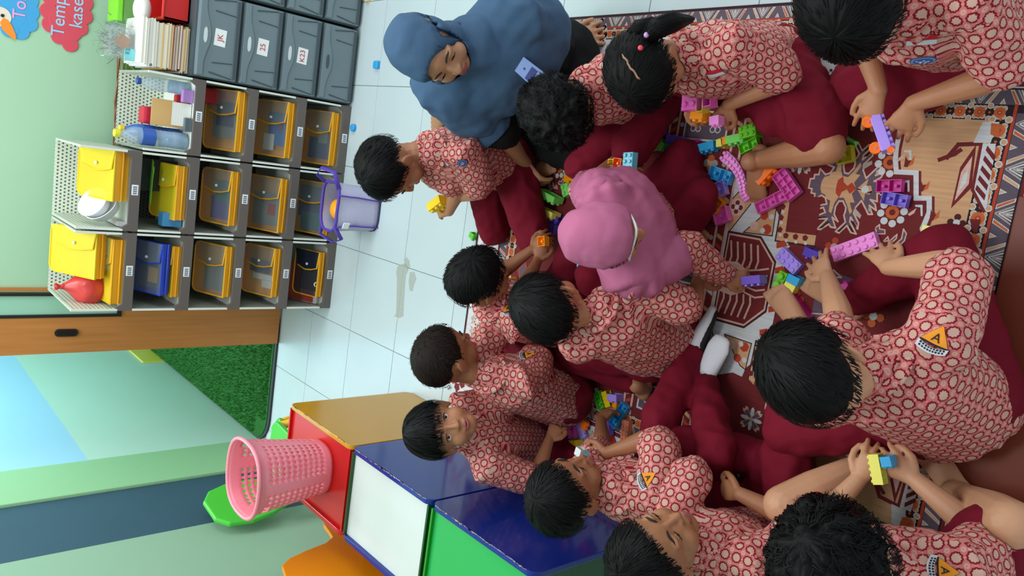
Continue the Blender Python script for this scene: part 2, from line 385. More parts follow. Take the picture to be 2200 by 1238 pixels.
bag(c2+0.02, c2+0.28, za(1), 0.22, 0.05, 0.5, 'clear bag with a raised curling flap in the middle tower, second cubby up', [('grey', -.4, .2, .1, .8), ('red', -.2, .0, .2, .4)], group=GB)
bag(c2+0.02, c2+0.28, za(0), 0.22, 0.05, 0.5, 'clear bag with dark blue contents in the middle tower, bottom cubby behind the violet tote', [('navy', -.2, .4, .1, .8), ('teal', -.45, -.1, .15, .7)], group=GB)
bag(c1+0.05, c1+0.29, za(2), 0.2, 0.05, 0.5, 'clear bag with a grey printed booklet in the door-side tower, third cubby up', [('grey', -.42, .1, .08, .7)], group=GB)
bag(c1+0.05, c1+0.29, za(1), 0.2, 0.05, 0.5, 'clear bag with pale and navy papers in the door-side tower, second cubby up', [('white', -.2, -.08, .1, .7), ('navy', -.05, .2, .2, .8), ('white', -.35, -.2, .1, .4)], group=GB)
bag(c1+0.05, c1+0.28, za(0), 0.16, 0.05, 0.5, 'yellow bag with navy flap beside the books in the bottom cubby', [('dark', -.4, .4, .1, .9)], cloth_flap=mat('navy_vinyl', (24, 28, 52), 0.3), body=mat('dark_clear_vinyl', (60, 62, 70), 0.2, alpha=0.6))
bag(c1+0.05, c1+0.28, za(3), 0.16, 0.035, 0.25, 'flat yellow bag lying beneath the blue bag in the door-side tower', [('dark', -.4, .3, .1, .8)], body=m_ytrans)
bag(c1+0.06, c1+0.29, za(3)+0.045, 0.19, 0.05, 0.55, 'blue-edged bag lying on a yellow bag in the door-side tower', [('navy', -.4, .1, .1, .8), ('tan', -.3, .0, .2, .5)], gus=m_bluev, trim=m_bluev)
bag(c2+0.05, c2+0.29, za(3), 0.2, 0.05, 0.35, 'yellow-edged bag with a brown book under the green paper hand in the middle tower', [('tan', -.4, .1, .1, .7), ('dark', -.1, .4, .1, .8)], body=m_ytrans)
bag(c2+0.115, c2+0.325, za(4)+0.002, 0.25, 0.07, 0.45, 'large yellow bag with a tag on top of the middle tower', [('white', .1, .28, .55, .75)], body=m_ytrans, gus=m_yel, trim=m_yel2, y0=YF+0.035)
bag(c1+0.02, c1+0.30, za(4)-0.012, 0.16, 0.06, 0.25, 'yellow bag lying lowest on top of the door-side tower', [], body=m_ytrans, y0=YF+0.03)
bag(c1+0.125, c1+0.325, za(4)+0.065, 0.25, 0.055, 0.62, 'yellow bag with a tag leaning beside the red plastic bag', [('white', .18, .32, .5, .65)], body=m_ytrans, gus=m_yel, trim=m_yel2, y0=YF+0.06)
# red pouch in c3 upper cubby
b = B(); b.box((c3+0.23, 0.37, za(2)), (c3+0.30, 0.43, za(2)+0.16)); tag(b.build('pouch', mat('red_fabric', (190, 36, 40), 0.6), org=(c3+0.26, 0.4, za(2)), bevel=0.012), 'small red pouch standing behind the clear bag beside the grey drawers', 'pouch')
# books in bottom door-side cubby
def book(name, lab, lo, hi, cover, rot=None, title=None, group=None):
    t = thing('book', lab, 'book', ((lo[0]+hi[0])/2, (lo[1]+hi[1])/2, lo[2]), group)
    c = B(); e = 0.002
    thin = min(range(3), key=lambda i: hi[i]-lo[i])
    l2 = list(lo); h2 = list(hi); l3 = list(lo); h3 = list(hi); h2[thin] = lo[thin]+e; l3[thin] = hi[thin]-e
    pv = (Vector(lo)+Vector(hi))/2
    c.box(lo, h2, rot, pv); c.box(l3, hi, rot, pv); c.build('cover', cover, t)
    l4 = [lo[i]+(e if i == thin else 0.003) for i in range(3)]; h4 = [hi[i]-(e if i == thin else 0.003) for i in range(3)]
    B().box(l4, h4, rot, pv).build('pages', mat('book_pages', (226, 224, 208), 0.7), t)
    return t
tl = Matrix.Rotation(0.55, 3, 'X')
bk = book('b', 'red storage book with pale title lettering in the bottom door-side cubby', (c1+0.01, 0.27, 0.10), (c1+0.21, 0.42, 0.115), mat('red_cover', (158, 58, 44), 0.5), tl)
ctr = Vector((c1+0.11, 0.345, 0.1075)); up = tl @ Vector((0, 0, 1)); yv = tl @ Vector((0, 1, 0))
text_mesh('title', 'KETERAMPILAN', 0.02, mat('pale_ink', (225, 205, 190), 0.6), bk, ctr+up*0.0085+yv*(-0.01)-Vector((0.0, 0, 0)), (1, 0, 0), yv, 0.0003)
book('b', 'white book lying under the red book in the bottom door-side cubby', (c1+0.005, 0.262, 0.078), (c1+0.21, 0.412, 0.096), mat('white_cover', (215, 220, 218), 0.5), tl)
B().lathe((c1+0.115, YF-0.002+0.02, 0.085), [(0.008, 0), (0.013, 0.002), (0.013, 0.005), (0.008, 0.006), (0.008, 0)], 16, (0, -1, 0)).build('ring', mat('pale_ring', (230, 220, 190), 0.4), org=(c1+0.115, YF, 0.085), label='small pale plastic ring on the yellow bag in the bottom door-side cubby', cat='ring')
# green paper hand, folders, blue box in the middle tower
b = B(); hp = []
for i, (x, y) in enumerate([(-.06,-.02),(.02,-.03),(.05,-.045),(.06,-.04),(.045,-.02),(.075,-.025),(.078,-.015),(.05,-.005),(.08,0),(.078,.01),(.05,.01),(.07,.03),(.06,.035),(.035,.02),(-.06,.012)]):
    hp.append(Vector((c2+0.19+x*1.4, 0.33+y*1.3, za(3)+0.125-0.2*y)))
b.prism(hp, (0, -0.001, 0.002)); tag(b.build('paper_hand', mat('lime_paper', (130, 225, 70), 0.6), org=(c2+0.19, 0.33, za(3)+0.12)), 'lime green paper hand cut-out lying on the bag in the middle tower', 'paper cut-out')
for q, (k, dx, rz) in enumerate((('dark', 0.02, 0.3), ('grey', 0.05, 0.25), ('grey', 0.08, 0.2))):
    b = B(); b.box((c2+0.14+dx, 0.36+q*0.02, za(3)+0.002), (c2+0.30, 0.364+q*0.02, za(3)+0.17), Matrix.Rotation(0.3+0.05*q, 3, 'X'))
    tag(b.build('folder', pm(k), org=(c2+0.2, 0.38, za(3)), bevel=0.001), ['dark folder standing foremost at the back of the middle tower cubby', 'grey folder standing between two others in the middle tower cubby', 'grey folder standing rearmost in the middle tower cubby'][q], 'folder', 'folders in the middle tower')
b = B(); b.box((c2+0.015, 0.27, za(3)+0.002), (c2+0.075, 0.33, za(3)+0.085)); bx = b.build('box', mat('sky_blue_card', (70, 150, 205), 0.5), org=(c2+0.04, 0.3, za(3)), bevel=0.002, label='small light blue card box in the corner of the middle tower cubby', cat='box')
# white bowls on the middle tower
m_bowl = mat('white_melamine', (224, 230, 232), 0.25)
for q, (x, y, z, r, ax, lab) in enumerate(((c2+0.075, 0.31, za(4)+0.075, 0.075, (0.62, -0.35, 0.7), 'white bowl tilted outermost beside the yellow bag on the middle tower'), (c2+0.085, 0.335, za(4)+0.10, 0.068, (0.5, -0.4, 0.76), 'white bowl nested against the yellow bag on the middle tower'))):
    b = B(); b.lathe((x, y, z), [(r*0.45, -r*0.42), (r*0.8, -r*0.25), (r, 0.02), (r*1.03, 0.022), (r*1.0, 0.024), (r*0.75, -r*0.2), (r*0.4, -r*0.36)], 28, ax)
    tag(b.build('bowl', m_bowl, org=(x, y, z-0.04), smooth=True), lab, 'bowl', 'white bowls on the middle tower')
# flat strips beside bowls
B().box((c2+0.006, 0.26, za(4)-0.004), (c2+0.026, 0.56, za(4)+0.03)).build('picture_strip', mat('printed_card', (190, 190, 190), 0.4), org=(c2+0.02, 0.4, za(4)), label='narrow printed card strip along the side of the middle tower top', cat='card')
# red plastic carrier bag
b = B(); b.ball((0, 0, 0), (0.085, 0.07, 0.09), 28, 18)
for v in b.v:
    k = noise.noise(v*26)*0.012 + noise.noise(v*60)*0.004; v *= 1+k/0.085
    if v.z > 0.03: s = max(0.16, 1-(v.z-0.03)/0.062); v.x *= s; v.y *= s; v.z = 0.03+(v.z-0.03)*1.6
for v in b.v: v *= 0.92; v += Vector((-0.262, 0.37, 1.105))
rb = b.build('carrier_bag', mat('red_translucent_plastic', (225, 72, 68), 0.3, 0.6, trans=0.25), org=(-0.262, 0.37, 1.0), smooth=True, label='knotted red plastic carrier bag on top of the door-side tower', cat='plastic bag')
b = B(); b.ball((-0.262, 0.37, 1.20), (0.012, 0.012, 0.014), 10, 7)
for a in range(5): b.tube([(-0.262, 0.37, 1.2), (-0.262+0.014*math.cos(a*1.3), 0.37+0.014*math.sin(a*1.3), 1.23)], [0.004, 0.010], 6, flat=0.4)
b.build('knot', mat('red_plastic_knot', (205, 50, 50), 0.35), rb)
B().box((c1+0.01, 0.28, za(4)-0.002), (c1+0.07, 0.40, za(4)+0.045), rotz(0.3)).build('notebook', mat('bright_green_cover', (50, 200, 90), 0.5), org=(c1+0.04, 0.34, za(4)), bevel=0.002, label='bright green notebook poking out under the yellow bags on the door-side tower', cat='notebook')
# water bottles on the third tower
m_pet = mat('clear_pet_plastic', (190, 215, 228), 0.06, 0.8, alpha=0.42)
m_petb = mat('blue_tint_pet', (110, 165, 215), 0.08, 0.8, alpha=0.6)
def bottle(x, y, z, r, h, cap, lab, label_col, tint=None):
    t = thing('water_bottle', lab, 'bottle', (x, y, z))
    pr = [(r*0.8, 0), (r, 0.01), (r, h*0.22)]
    for q in range(4): pr += [(r*0.94, h*(0.23+0.06*q)), (r, h*(0.26+0.06*q))]
    pr += [(r, h*0.66), (r*0.85, h*0.78), (r*0.42, h*0.88), (r*0.4, h*0.93)]
    B().lathe((x, y, z), pr, 24).build('bottle_body', tint or m_pet, t, smooth=True)
    B().lathe((x, y, z), [(r*0.46, h*0.92), (r*0.48, h*0.925), (r*0.48, h*0.99), (r*0.4, h)], 16).build('cap', cap, t)
    if label_col: B().lathe((x, y, z), [(r*1.01, h*0.46), (r*1.012, h*0.465), (r*1.012, h*0.64), (r*1.01, h*0.645)], 24).build('wrap_label', label_col, t, smooth=True)
    B().lathe((x, y, z), [(r*0.7, 0.004), (r*0.93, 0.012), (r*0.93, h*0.38), (0.001, h*0.385)], 18).build('water', m_petb, t, smooth=True)
    return t
z3 = 0.72+0.038
bottle(c3+0.045, 0.30, z3, 0.037, 0.30, mat('yellow_cap', (228, 222, 60), 0.4), 'clear water bottle with yellow cap and blue label on the third tower', mat('blue_label', (52, 96, 180), 0.4))
bottle(c3+0.065, 0.38, z3, 0.030, 0.26, mat('yellow_cap2', (236, 200, 40), 0.4), 'drinking bottle with broad yellow lid standing behind the large water bottle', mat('blue_band', (40, 90, 190), 0.4), mat('blue_flask', (60, 110, 190), 0.3))
bottle(c3+0.275, 0.32, z3, 0.030, 0.22, mat('navy_cap', (36, 78, 150), 0.4), 'clear bottle with navy cap next to the grey drawers', None)
def simple(name, lo, hi, m, lab, cat, bevel=0.004, rot=None, group=None):
    return B().box(lo, hi, rot).build(name, m, org=((lo[0]+hi[0])/2, (lo[1]+hi[1])/2, lo[2]), bevel=bevel, label=lab, cat=cat, **({'group': group} if group else {}))
rbx = simple('lunch_box', (c3+0.10, 0.36, z3), (c3+0.175, 0.44, z3+0.17), mat('crimson_plastic', (196, 34, 62), 0.4), 'crimson lunch box standing behind the bottles on the third tower', 'lunch box', 0.012)
B().box((c3+0.12, 0.355, z3+0.06), (c3+0.155, 0.361, z3+0.11)).build('clasp', mat('dark_crimson', (140, 20, 44), 0.4), rbx, bevel=0.003)
simple('card_sheet', (c3+0.10, 0.31, z3+0.002), (c3+0.215, 0.325, z3+0.15), mat('kraft_card', (196, 160, 100), 0.7), 'kraft brown card leaning on papers between the bottles', 'card', 0.002, Matrix.Rotation(-0.25, 3, 'X'))
for q in range(5):
    simple('paper_sheet', (c3+0.11, 0.285-0.004*q, z3+0.001), (c3+0.21, 0.2865-0.004*q, z3+0.075-0.01*q), pm('white'), ['white paper sheet standing rearmost in front of the kraft card', 'second white paper sheet in front of the kraft card', 'middle white paper sheet in front of the kraft card', 'fourth white paper sheet in front of the kraft card', 'foremost short white paper sheet before the kraft card'][q], 'paper', 0.0003, Matrix.Rotation(-0.2, 3, 'X'), 'white papers on the third tower')
simple('pencil_case', (c3+0.20, 0.30, z3), (c3+0.245, 0.33, z3+0.06), mat('red_case', (178, 30, 44), 0.5), 'small red pencil case beside the navy-capped bottle', 'pencil case', 0.006)
simple('small_box', (c3+0.215, 0.255, z3), (c3+0.27, 0.285, z3+0.045), mat('lilac_print', (170, 130, 200), 0.5), 'small lilac printed box in front of the navy-capped bottle', 'box', 0.003)
simple('tin', (c3+0.09, 0.25, z3), (c3+0.15, 0.28, z3+0.03), mat('grey_tin', (90, 104, 112), 0.3), 'small grey tin in front of the papers on the third tower', 'tin', 0.004)
# brooms / sticks behind the third tower
stk = thing('stick_bundle', 'bundle of thin brown sticks lying against the wall behind the cubbies', 'sticks', (0.55, 0.72, 0.95))
for q in range(16):
    B().tube([(0.36+random.uniform(-.06, .02), 0.70+random.uniform(-.02, .03), 0.935+random.uniform(-.02, .03)), (0.55, 0.71+random.uniform(-.01, .02), 0.95+random.uniform(-.01, .01)), (0.74+random.uniform(-.01, .02), 0.70+random.uniform(-.02, .02), 0.955+random.uniform(-.012, .012))], 0.0022, 5).build('stick', mat('brown_stick', (150, 118, 84), 0.7), stk)
B().box((0.40, 0.68, 0.86), (0.74, 0.74, 0.925)).build('box', mat('olive_green_card', (96, 120, 60), 0.6), org=(0.57, 0.71, 0.86), bevel=0.003, label='long olive green box behind the third cubby tower', cat='box')
# ------------------------------------------------------------------ things on the drawers
zt = 0.787
cols = [('white', 226, 228, 224)]*4 + [('pale', 205, 212, 208), ('manila', 222, 190, 122), ('manila', 218, 184, 116), ('cream', 225, 216, 190), ('ochre', 190, 140, 50), ('brown', 120, 70, 50), ('cream', 220, 205, 180), ('maroon', 130, 44, 44), ('cream', 222, 214, 200), ('ochre', 200, 160, 70), ('white', 230, 230, 226)]
bz = zt
names = ['uppermost', 'second', 'third', 'fourth', 'fifth', 'sixth', 'seventh', 'eighth', 'ninth', 'tenth', 'eleventh', 'twelfth', 'thirteenth', 'fourteenth', 'fifteenth']
ths = [0.012, 0.010, 0.012, 0.013, 0.012, 0.022, 0.02, 0.012, 0.010, 0.010, 0.012, 0.014, 0.012, 0.010, 0.010]
for q in range(14, -1, -1):
    k, r_, g_, b_ = cols[q]; th = ths[q]
    x0 = 0.715+random.uniform(-.008, .008)-0.0012*q*0; yy = 0.27+random.uniform(-.006, .006)
    t = thing('book', '%s of the stack of books on the grey drawers, %s cover' % (names[q], k), 'book', (0.8, 0.37, bz), 'stack of books on the drawers')
    rt = rotz(random.uniform(-.02, .02))
    B().box((x0, yy, bz+0.0004), (x0+0.19, yy+0.25, bz+0.002), rt, (0.8, 0.37, bz)).box((x0, yy, bz+th-0.002), (x0+0.19, yy+0.25, bz+th), rt, (0.8, 0.37, bz)).build('cover', mat('cover_'+k, (r_, g_, b_), 0.55), t)
    B().box((x0+0.004, yy+0.003, bz+0.002), (x0+0.186, yy+0.247, bz+th-0.002), rt, (0.8, 0.37, bz)).build('pages', mat('book_pages', (226, 224, 208), 0.7), t)
    bz += th
# silver plastic gift bag with brown box, on the stack
t = thing('tinsel_bag', 'clear bag of silver tinsel and a brown card on the book stack', 'bag', (0.80, 0.42, bz))
b = B()
for q in range(420):
    a = random.uniform(0, 2*PI); p = Vector((0.80+random.gauss(0, .04), 0.44+random.gauss(0, .03), bz+0.06+random.gauss(0, .03)))
    d = Vector((random.gauss(0, 1), random.gauss(0, .6), random.gauss(.6, .8))).normalized()*random.uniform(.015, .05); s = Vector((math.cos(a), math.sin(a), 0))*0.0022
    if p.z < bz+0.004: p.z = bz+0.01
    b.add([p-s, p+s, p+d], [(0, 1, 2)])
b.build('tinsel', mat('silver_tinsel', (150, 158, 160), 0.3, metal=0.4), t, kind='stuff')
B().box((0.775, 0.375, bz+0.02), (0.825, 0.39, bz+0.07), Matrix.Rotation(0.5, 3, 'Y')).build('card', mat('brown_card', (170, 120, 84), 0.6), t, bevel=0.002)
B().box((0.725, 0.36, bz+0.001), (0.775, 0.37, bz+0.04)).build('ticket', mat('teal_ticket', (120, 200, 205), 0.5), t)
b = B(); b.box((0.73, 0.36, bz), (0.86, 0.48, bz+0.10)); b.build('clear_film', mat('clear_film', (200, 210, 212), 0.1, alpha=0.2), t, bevel=0.02)
# red tray, white scoop, green box at the frame edge
t = thing('basket', 'red plastic basket on the drawers beside the book stack', 'basket', (1.03, 0.40, zt))
b = B(); b.box((0.925, 0.30, zt), (1.12, 0.50, zt+0.006))
for lo, hi in (((0.925, 0.30, zt), (1.12, 0.306, zt+0.11)), ((0.925, 0.494, zt), (1.12, 0.5, zt+0.11)), ((0.925, 0.30, zt), (0.931, 0.5, zt+0.11)), ((1.114, 0.30, zt), (1.12, 0.5, zt+0.11))): b.box(lo, hi)
b.build('basket_body', mat('red_plastic', (200, 36, 34), 0.35), t)
B().tube([(0.922, 0.297, zt+0.11), (1.123, 0.297, zt+0.11), (1.123, 0.503, zt+0.11), (0.922, 0.503, zt+0.11), (0.922, 0.297, zt+0.11)], 0.006, 8).build('rim', mat('red_plastic_rim', (214, 50, 44), 0.3), t)
b = B(); b.ball((0.95, 0.38, zt+0.17), (0.06, 0.05, 0.035), 18, 10); tag(b.build('cloth', mat('white_cloth', (226, 226, 220), 0.8, bump=0.4, bscale=40), org=(0.95, 0.38, zt+0.13), smooth=True), 'crumpled white cloth on the red basket on the drawers', 'cloth')
t = thing('storage_box', 'green storage box with lime lid at the top of the drawers', 'box', (0.97, 0.58, zt+0.12))
B().box((0.90, 0.51, zt), (1.06, 0.65, zt+0.21)).build('box_body', mat('green_tub', (110, 170, 90), 0.4), t, bevel=0.008)
B().box((0.895, 0.505, zt+0.21), (1.065, 0.655, zt+0.235)).build('lid', mat('lime_lid', (120, 220, 40), 0.35), t, bevel=0.005)
# ------------------------------------------------------------------ wall stickers
def sticker_cloud(lobes, y, m, name, lab):
    t = thing(name, lab, 'wall sticker', (lobes[0][0], 0.79, lobes[0][1]))
    b = B()
    for i, (x, z, r) in enumerate(lobes): b.lathe((x, y, z), [(r, 0), (r, 0.0035), (r*0.97, 0.004+0.0001*i)], 28, (0, -1, 0))
    b.build('sticker_shape', m, t); return t
m_sred = mat('red_sticker', (214, 74, 92), 0.5); m_sblue = mat('blue_sticker', (64, 160, 215), 0.5)
m_ltb = mat('pale_blue_lettering', (150, 205, 235), 0.5); m_ltp = mat('pink_lettering', (240, 160, 205), 0.5)
rc = sticker_cloud([(0.775, 1.135, 0.034), (0.80, 1.18, 0.034), (0.845, 1.215, 0.036), (0.90, 1.225, 0.036), (0.96, 1.22, 0.036), (0.83, 1.13, 0.04), (0.88, 1.15, 0.045), (0.94, 1.15, 0.05), (0.855, 1.10, 0.035), (0.91, 1.085, 0.036), (0.97, 1.09, 0.04), (0.87, 1.18, 0.045), (1.0, 1.15, 0.06)], 0.789, m_sred, 'wall_sticker', 'red cloud wall sticker with pale blue lettering above the books')
def tletter(s, size, m, par, x, z):
    text_mesh('lettering', s, size, m, par, (x, 0.7838, z), (1, 0, 0), (0, 0, 1), 0.001)
tletter('Tempat', 0.075, m_ltb, rc, 0.915, 1.185); tletter('kaset', 0.075, m_ltb, rc, 0.93, 1.115)
bc = sticker_cloud([(0.79, 1.33, 0.036), (0.83, 1.30, 0.036), (0.88, 1.30, 0.04), (0.93, 1.31, 0.045), (0.85, 1.36, 0.05), (0.92, 1.37, 0.055), (0.79, 1.37, 0.035), (0.98, 1.34, 0.05)], 0.789, m_sblue, 'wall_sticker', 'blue cloud wall sticker with pink lettering next to an orange bill')
tletter('Tom', 0.07, m_ltp, bc, 0.905, 1.335)
t = thing('wall_sticker', 'orange bird bill sticker on the blue cloud', 'wall sticker', (0.80, 0.784, 1.38))
b = B(); b.prism([(0.755+0.055*u+0.0, 0.7848, 1.375+0.028*v) for u, v in ((-.1, -1.1), (.3, -1.0), (.9, -.5), (1.3, .1), (1.4, .7), (1.0, 1.1), (.5, .8), (.2, .1), (0, -.5))], (0, -0.003, 0)); b.build('bill', mat('orange_sticker', (240, 140, 40), 0.5), t)
b = B(); b.lathe((0.835, 0.7845, 1.405), [(0.04, 0), (0.04, 0.002)], 24, (0, -1, 0)); b.build('head', mat('cream_sticker', (222, 214, 196), 0.5), t)
b = B(); b.lathe((0.84, 0.782, 1.398), [(0.007, 0), (0.007, 0.002)], 14, (0, -1, 0)); b.build('eye', m_black, t)
# ------------------------------------------------------------------ box tables, laundry basket, chairs
def chip_paint(name, c, gloss=0.16):
    return mat(name, c, gloss, 0.5, var=0.06, bscale=5)
m_chip = mat('bare_chipped_edge', (176, 158, 130), 0.8, var=0.4, bscale=120)
def crate(ya, yb, mf, mt, ms, mr, label, xf=-0.54, xb=-0.885, h=0.577, green=None):
    t = thing('box_table', label, 'table', ((xf+xb)/2, (ya+yb)/2, 0))
    # front slab with rounded corners, rear slab, panels set back from the slab edges
    def slab(x, nm, m):
        pts = [(x, y, z) for y, z in rounded(yb, 0.004, ya, h, 0.03, 5)]
        return B().prism(pts, (-0.018, 0, 0)).build(nm, m, t, bevel=0.0025)
    fs = slab(xf, 'front_panel', mf); slab(xb+0.018, 'rear_panel', mr)
    B().box((xb+0.018, yb+0.012, h-0.032), (xf-0.018, ya-0.012, h-0.014)).build('top_panel', mt, t)
    B().box((xb+0.018, ya-0.03, 0.01), (xf-0.018, ya-0.012, h-0.032)).build('side_panel', ms, t)
    B().box((xb+0.018, yb+0.012, 0.01), (xf-0.018, yb+0.03, h-0.032)).build('side_panel', ms, t)
    B().box((xb+0.018, ya-0.012, h-0.04), (xf-0.018, ya-0.004, h-0.003)).build('edge_lip', green or ms, t)
    B().box((xb+0.018, yb+0.004, h-0.04), (xf-0.018, yb+0.012, h-0.003)).build('edge_lip', green or ms, t)
    # chipped paint flakes along the top edge of the front panel
    c = B(); rnd = random.Random(int(abs(ya)*1000))
    for q in range(34):
        y = yb+0.035+(ya-yb-0.07)*rnd.random(); L = rnd.uniform(.006, .03); wd = rnd.uniform(.002, .007)
        pts = [(xf+0.0006-wd*(0.5+0.5*math.sin(i*2.1)), y+L*(i/3-.5), h+0.0006) for i in range(4)] + [(xf+0.0008, y+L*(i/3-.5), h+0.0006) for i in range(3, -1, -1)]
        c.add(pts, [tuple(range(8))])
    c.build('chipped_paint', m_chip, fs, kind='stuff')
    return t
m_by = chip_paint('ochre_gloss_paint', (192, 142, 34)); m_bb = chip_paint('navy_gloss_paint', (14, 42, 128), 0.12)
m_br = chip_paint('red_gloss_paint', (190, 24, 22), 0.25); m_bw = chip_paint('white_gloss_paint', (204, 214, 210), 0.35)
m_bg = chip_paint('green_gloss_paint', (40, 172, 84), 0.3); m_dg = chip_paint('dark_green_paint', (22, 72, 30), 0.3)
crate(-0.565, -1.052, m_by, m_br, m_br, m_br, 'box table with ochre front and red top under the pink basket', green=m_br)
crate(-1.058, -1.536, m_bb, m_bw, m_bw, m_bb, 'box table with navy front and white top in the middle of the row', green=m_dg)
crate(-1.543, -2.015, m_bb, m_bg, m_dg, m_bb, 'box table with navy front and green top nearest the camera', green=mat('bright_green_lip', (20, 140, 24), 0.3))
# pink laundry basket with real openings
m_pink = mat('pink_plastic', (236, 140, 156), 0.4)
bk = thing('laundry_basket', 'pink perforated plastic laundry basket standing on the red table top', 'basket', (-0.70, -0.835, 0.563))
cx, cy, cz, bh = -0.70, -0.835, 0.565, 0.30
SEG, RW = 80, 26
def brad(h, th):
    r = 0.096+0.034*h; k = 1.0/((abs(math.cos(th))**3+abs(math.sin(th))**3)**(1/3.0)); return r*(0.35+0.65*k)
b = B(); idx = {}
for i in range(RW+1):
    for j in range(SEG):
        h = i/RW; th = 2*PI*j/SEG; r = brad(h, th)
        idx[i, j] = len(b.v); b.v.append(Vector((cx+r*math.cos(th), cy+r*math.sin(th), cz+bh*h)))
for i in range(RW):
    for j in range(SEG):
        hole = (i % 2 == 1) and (j % 2 == 0) and 3 <= i <= RW-5 and (j % 20) not in (0, 1, 18)
        slot = (RW-5 <= i <= RW-4) and (j % 40) in (8, 9, 10, 11, 12)
        if not hole and not slot: b.f.append((idx[i, j], idx[i, (j+1) % SEG], idx[i+1, (j+1) % SEG], idx[i+1, j]))
b.f.append(tuple(idx[0, j] for j in range(SEG-1, -1, -1)))
b.c = [None]*len(b.f)
bo = b.build('basket_wall', m_pink, bk, smooth=True)
so = bo.modifiers.new('thick', 'SOLIDIFY'); so.thickness = 0.003
b = B(); b.tube([(cx+(brad(1, 2*PI*j/SEG)+0.004)*math.cos(2*PI*j/SEG), cy+(brad(1, 2*PI*j/SEG)+0.004)*math.sin(2*PI*j/SEG), cz+bh) for j in list(range(SEG))+[0]], 0.0075, 8, cap=False)
b.build('rim', m_pink, bk, smooth=True)
# green chair behind the basket
m_cg = mat('green_plastic', (72, 190, 60), 0.35); m_cy = mat('yellow_plastic', (235, 180, 40), 0.4)
def plastic_chair(loc, yaw, label, k=1.0):
    t = thing('childrens_chair', label, 'chair', loc)
    R = rotz(yaw); L = Vector(loc); P = lambda x, y, z: L + R @ Vector((x*k, y*k, z*k))
    s = B(); s.prism([P(x, y, 0.27) for x, y in rounded(-.15, -.14, .15, .14, .05, 5)], R @ Vector((0, 0, 0.02))); s.build('seat', m_cg, t, bevel=0.006)
    b = B(); pts = []
    n = 9
    prof = [(-.10, .27), (-.14, .36), (-.155, .46), (-.13, .55), (-.07, .59), (.07, .59), (.13, .55), (.155, .46), (.14, .36), (.10, .27)]
    b.prism([P(x, 0.14+0.12*(z-.27), z) for x, z in prof], R @ Vector((0, 0.022*k, 0.003))); b.build('backrest', m_cg, t, bevel=0.008)
    for sx in (-1, 1):
        for sy in (-1, 1):
            B().tube([P(sx*.12, sy*.11, .275), P(sx*.15, sy*.15, 0.002)], [0.02*k, 0.016*k], 10).build('leg', m_cy, t, smooth=True)
    return t
plastic_chair((-1.03, -0.04, 0.0), 1.45, 'green plastic chair with yellow legs against the wall behind the pink basket', 1.08)
plastic_chair((-1.06, 0.40, 0.0), 2.4, 'low green plastic stool chair peeking out beyond the red table', 0.42)
# orange wooden bench with wavy ends
m_or = chip_paint('orange_gloss_paint', (228, 140, 12), 0.3)
t = thing('wavy_bench', 'orange wooden bench with wavy cut side behind the white-topped table', 'bench', (-1.1, -0.95, 0))
pts = [(-0.62, 0.0), (-0.64, 0.36), (-0.69, 0.43), (-0.74, 0.465), (-0.80, 0.475), (-0.85, 0.485), (-0.88, 0.53), (-0.90, 0.62), (-0.925, 0.70), (-0.96, 0.745), (-1.03, 0.765), (-1.35, 0.77), (-1.35, 0.0)]
B().prism([(-1.0, y, z) for y, z in pts], (-0.018, 0, 0)).build('wavy_panel', m_or, t, bevel=0.003)
B().box((-1.0, -1.0, 0.0), (-0.90, -0.982, 0.44)).build('side_panel', m_or, t, bevel=0.003)
B().box((-0.998, -1.345, 0.342), (-0.90, -1.002, 0.36)).build('seat', m_or, t, bevel=0.003)
# ------------------------------------------------------------------ violet tote on the floor
m_tgrey = mat('grey_tote_fabric', (176, 178, 205), 0.8, bump=0.3, bscale=80); m_tv = mat('violet_tote_trim', (84, 62, 168), 0.7)
t = thing('tote_bag', 'grey tote bag with violet trim standing on the tiles before the cubbies', 'bag', (0.21, -0.06, 0))
def tq(u, v, h): # u along X, v along Y
    return Vector((0.215+u*(1+0.15*h/0.2), -0.05+v*(1-0.25*h/0.2)+0.02*h/0.2, h))
b = B(); prof = []
N = 28
for i, h in enumerate((0.0, 0.03, 0.07, 0.11, 0.15, 0.185, 0.2)):
    for j in range(N):
        th = 2*PI*j/N; k = 1/((abs(math.cos(th))**4+abs(math.sin(th))**4)**0.25)
        p = tq(0.10*k*math.cos(th), 0.10*k*math.sin(th), h); p += Vector((noise.noise(p*14), noise.noise(p*14+Vector((5, 0, 0))), 0))*0.012*(h/0.2)
        b.v.append(p)
b.f = [(i*N+j, i*N+(j+1) % N, (i+1)*N+(j+1) % N, (i+1)*N+j) for i in range(6) for j in range(N)] + [tuple(range(N-1, -1, -1))]; b.c = [None]*len(b.f)
rim = [b.v[6*N+j].copy() for j in range(N)]; base = [b.v[j].copy() for j in range(N)]; body_v = [v.copy() for v in b.v]
tb = b.build('tote_body', m_tgrey, t, smooth=True); tb.modifiers.new('thick', 'SOLIDIFY').thickness = 0.002
B().tube(rim+[rim[0]], 0.007, 8, cap=False).build('rim_binding', m_tv, t, smooth=True)
B().tube([p+Vector((0, 0, 0.004)) for p in base]+[base[0]+Vector((0, 0, 0.004))], 0.004, 6, cap=False).build('base_binding', mat('navy_binding', (40, 40, 90), 0.7), t, smooth=True)
for s in (N-5, N-10):
    pts = [body_v[i*N+s]*1.0+(body_v[i*N+s]-tq(0, 0, body_v[i*N+s].z))*0.03 for i in range(0, 7)]
    B().tube(pts, 0.010, 6, flat=0.35).build('trim_band', m_tv, t, smooth=True)
hp = [rim[3], rim[3]+Vector((0.03, 0.03, 0.035)), rim[1]+Vector((0.06, 0.01, 0.05)), rim[N-2]+Vector((0.045, -0.03, 0.03)), rim[N-4]]
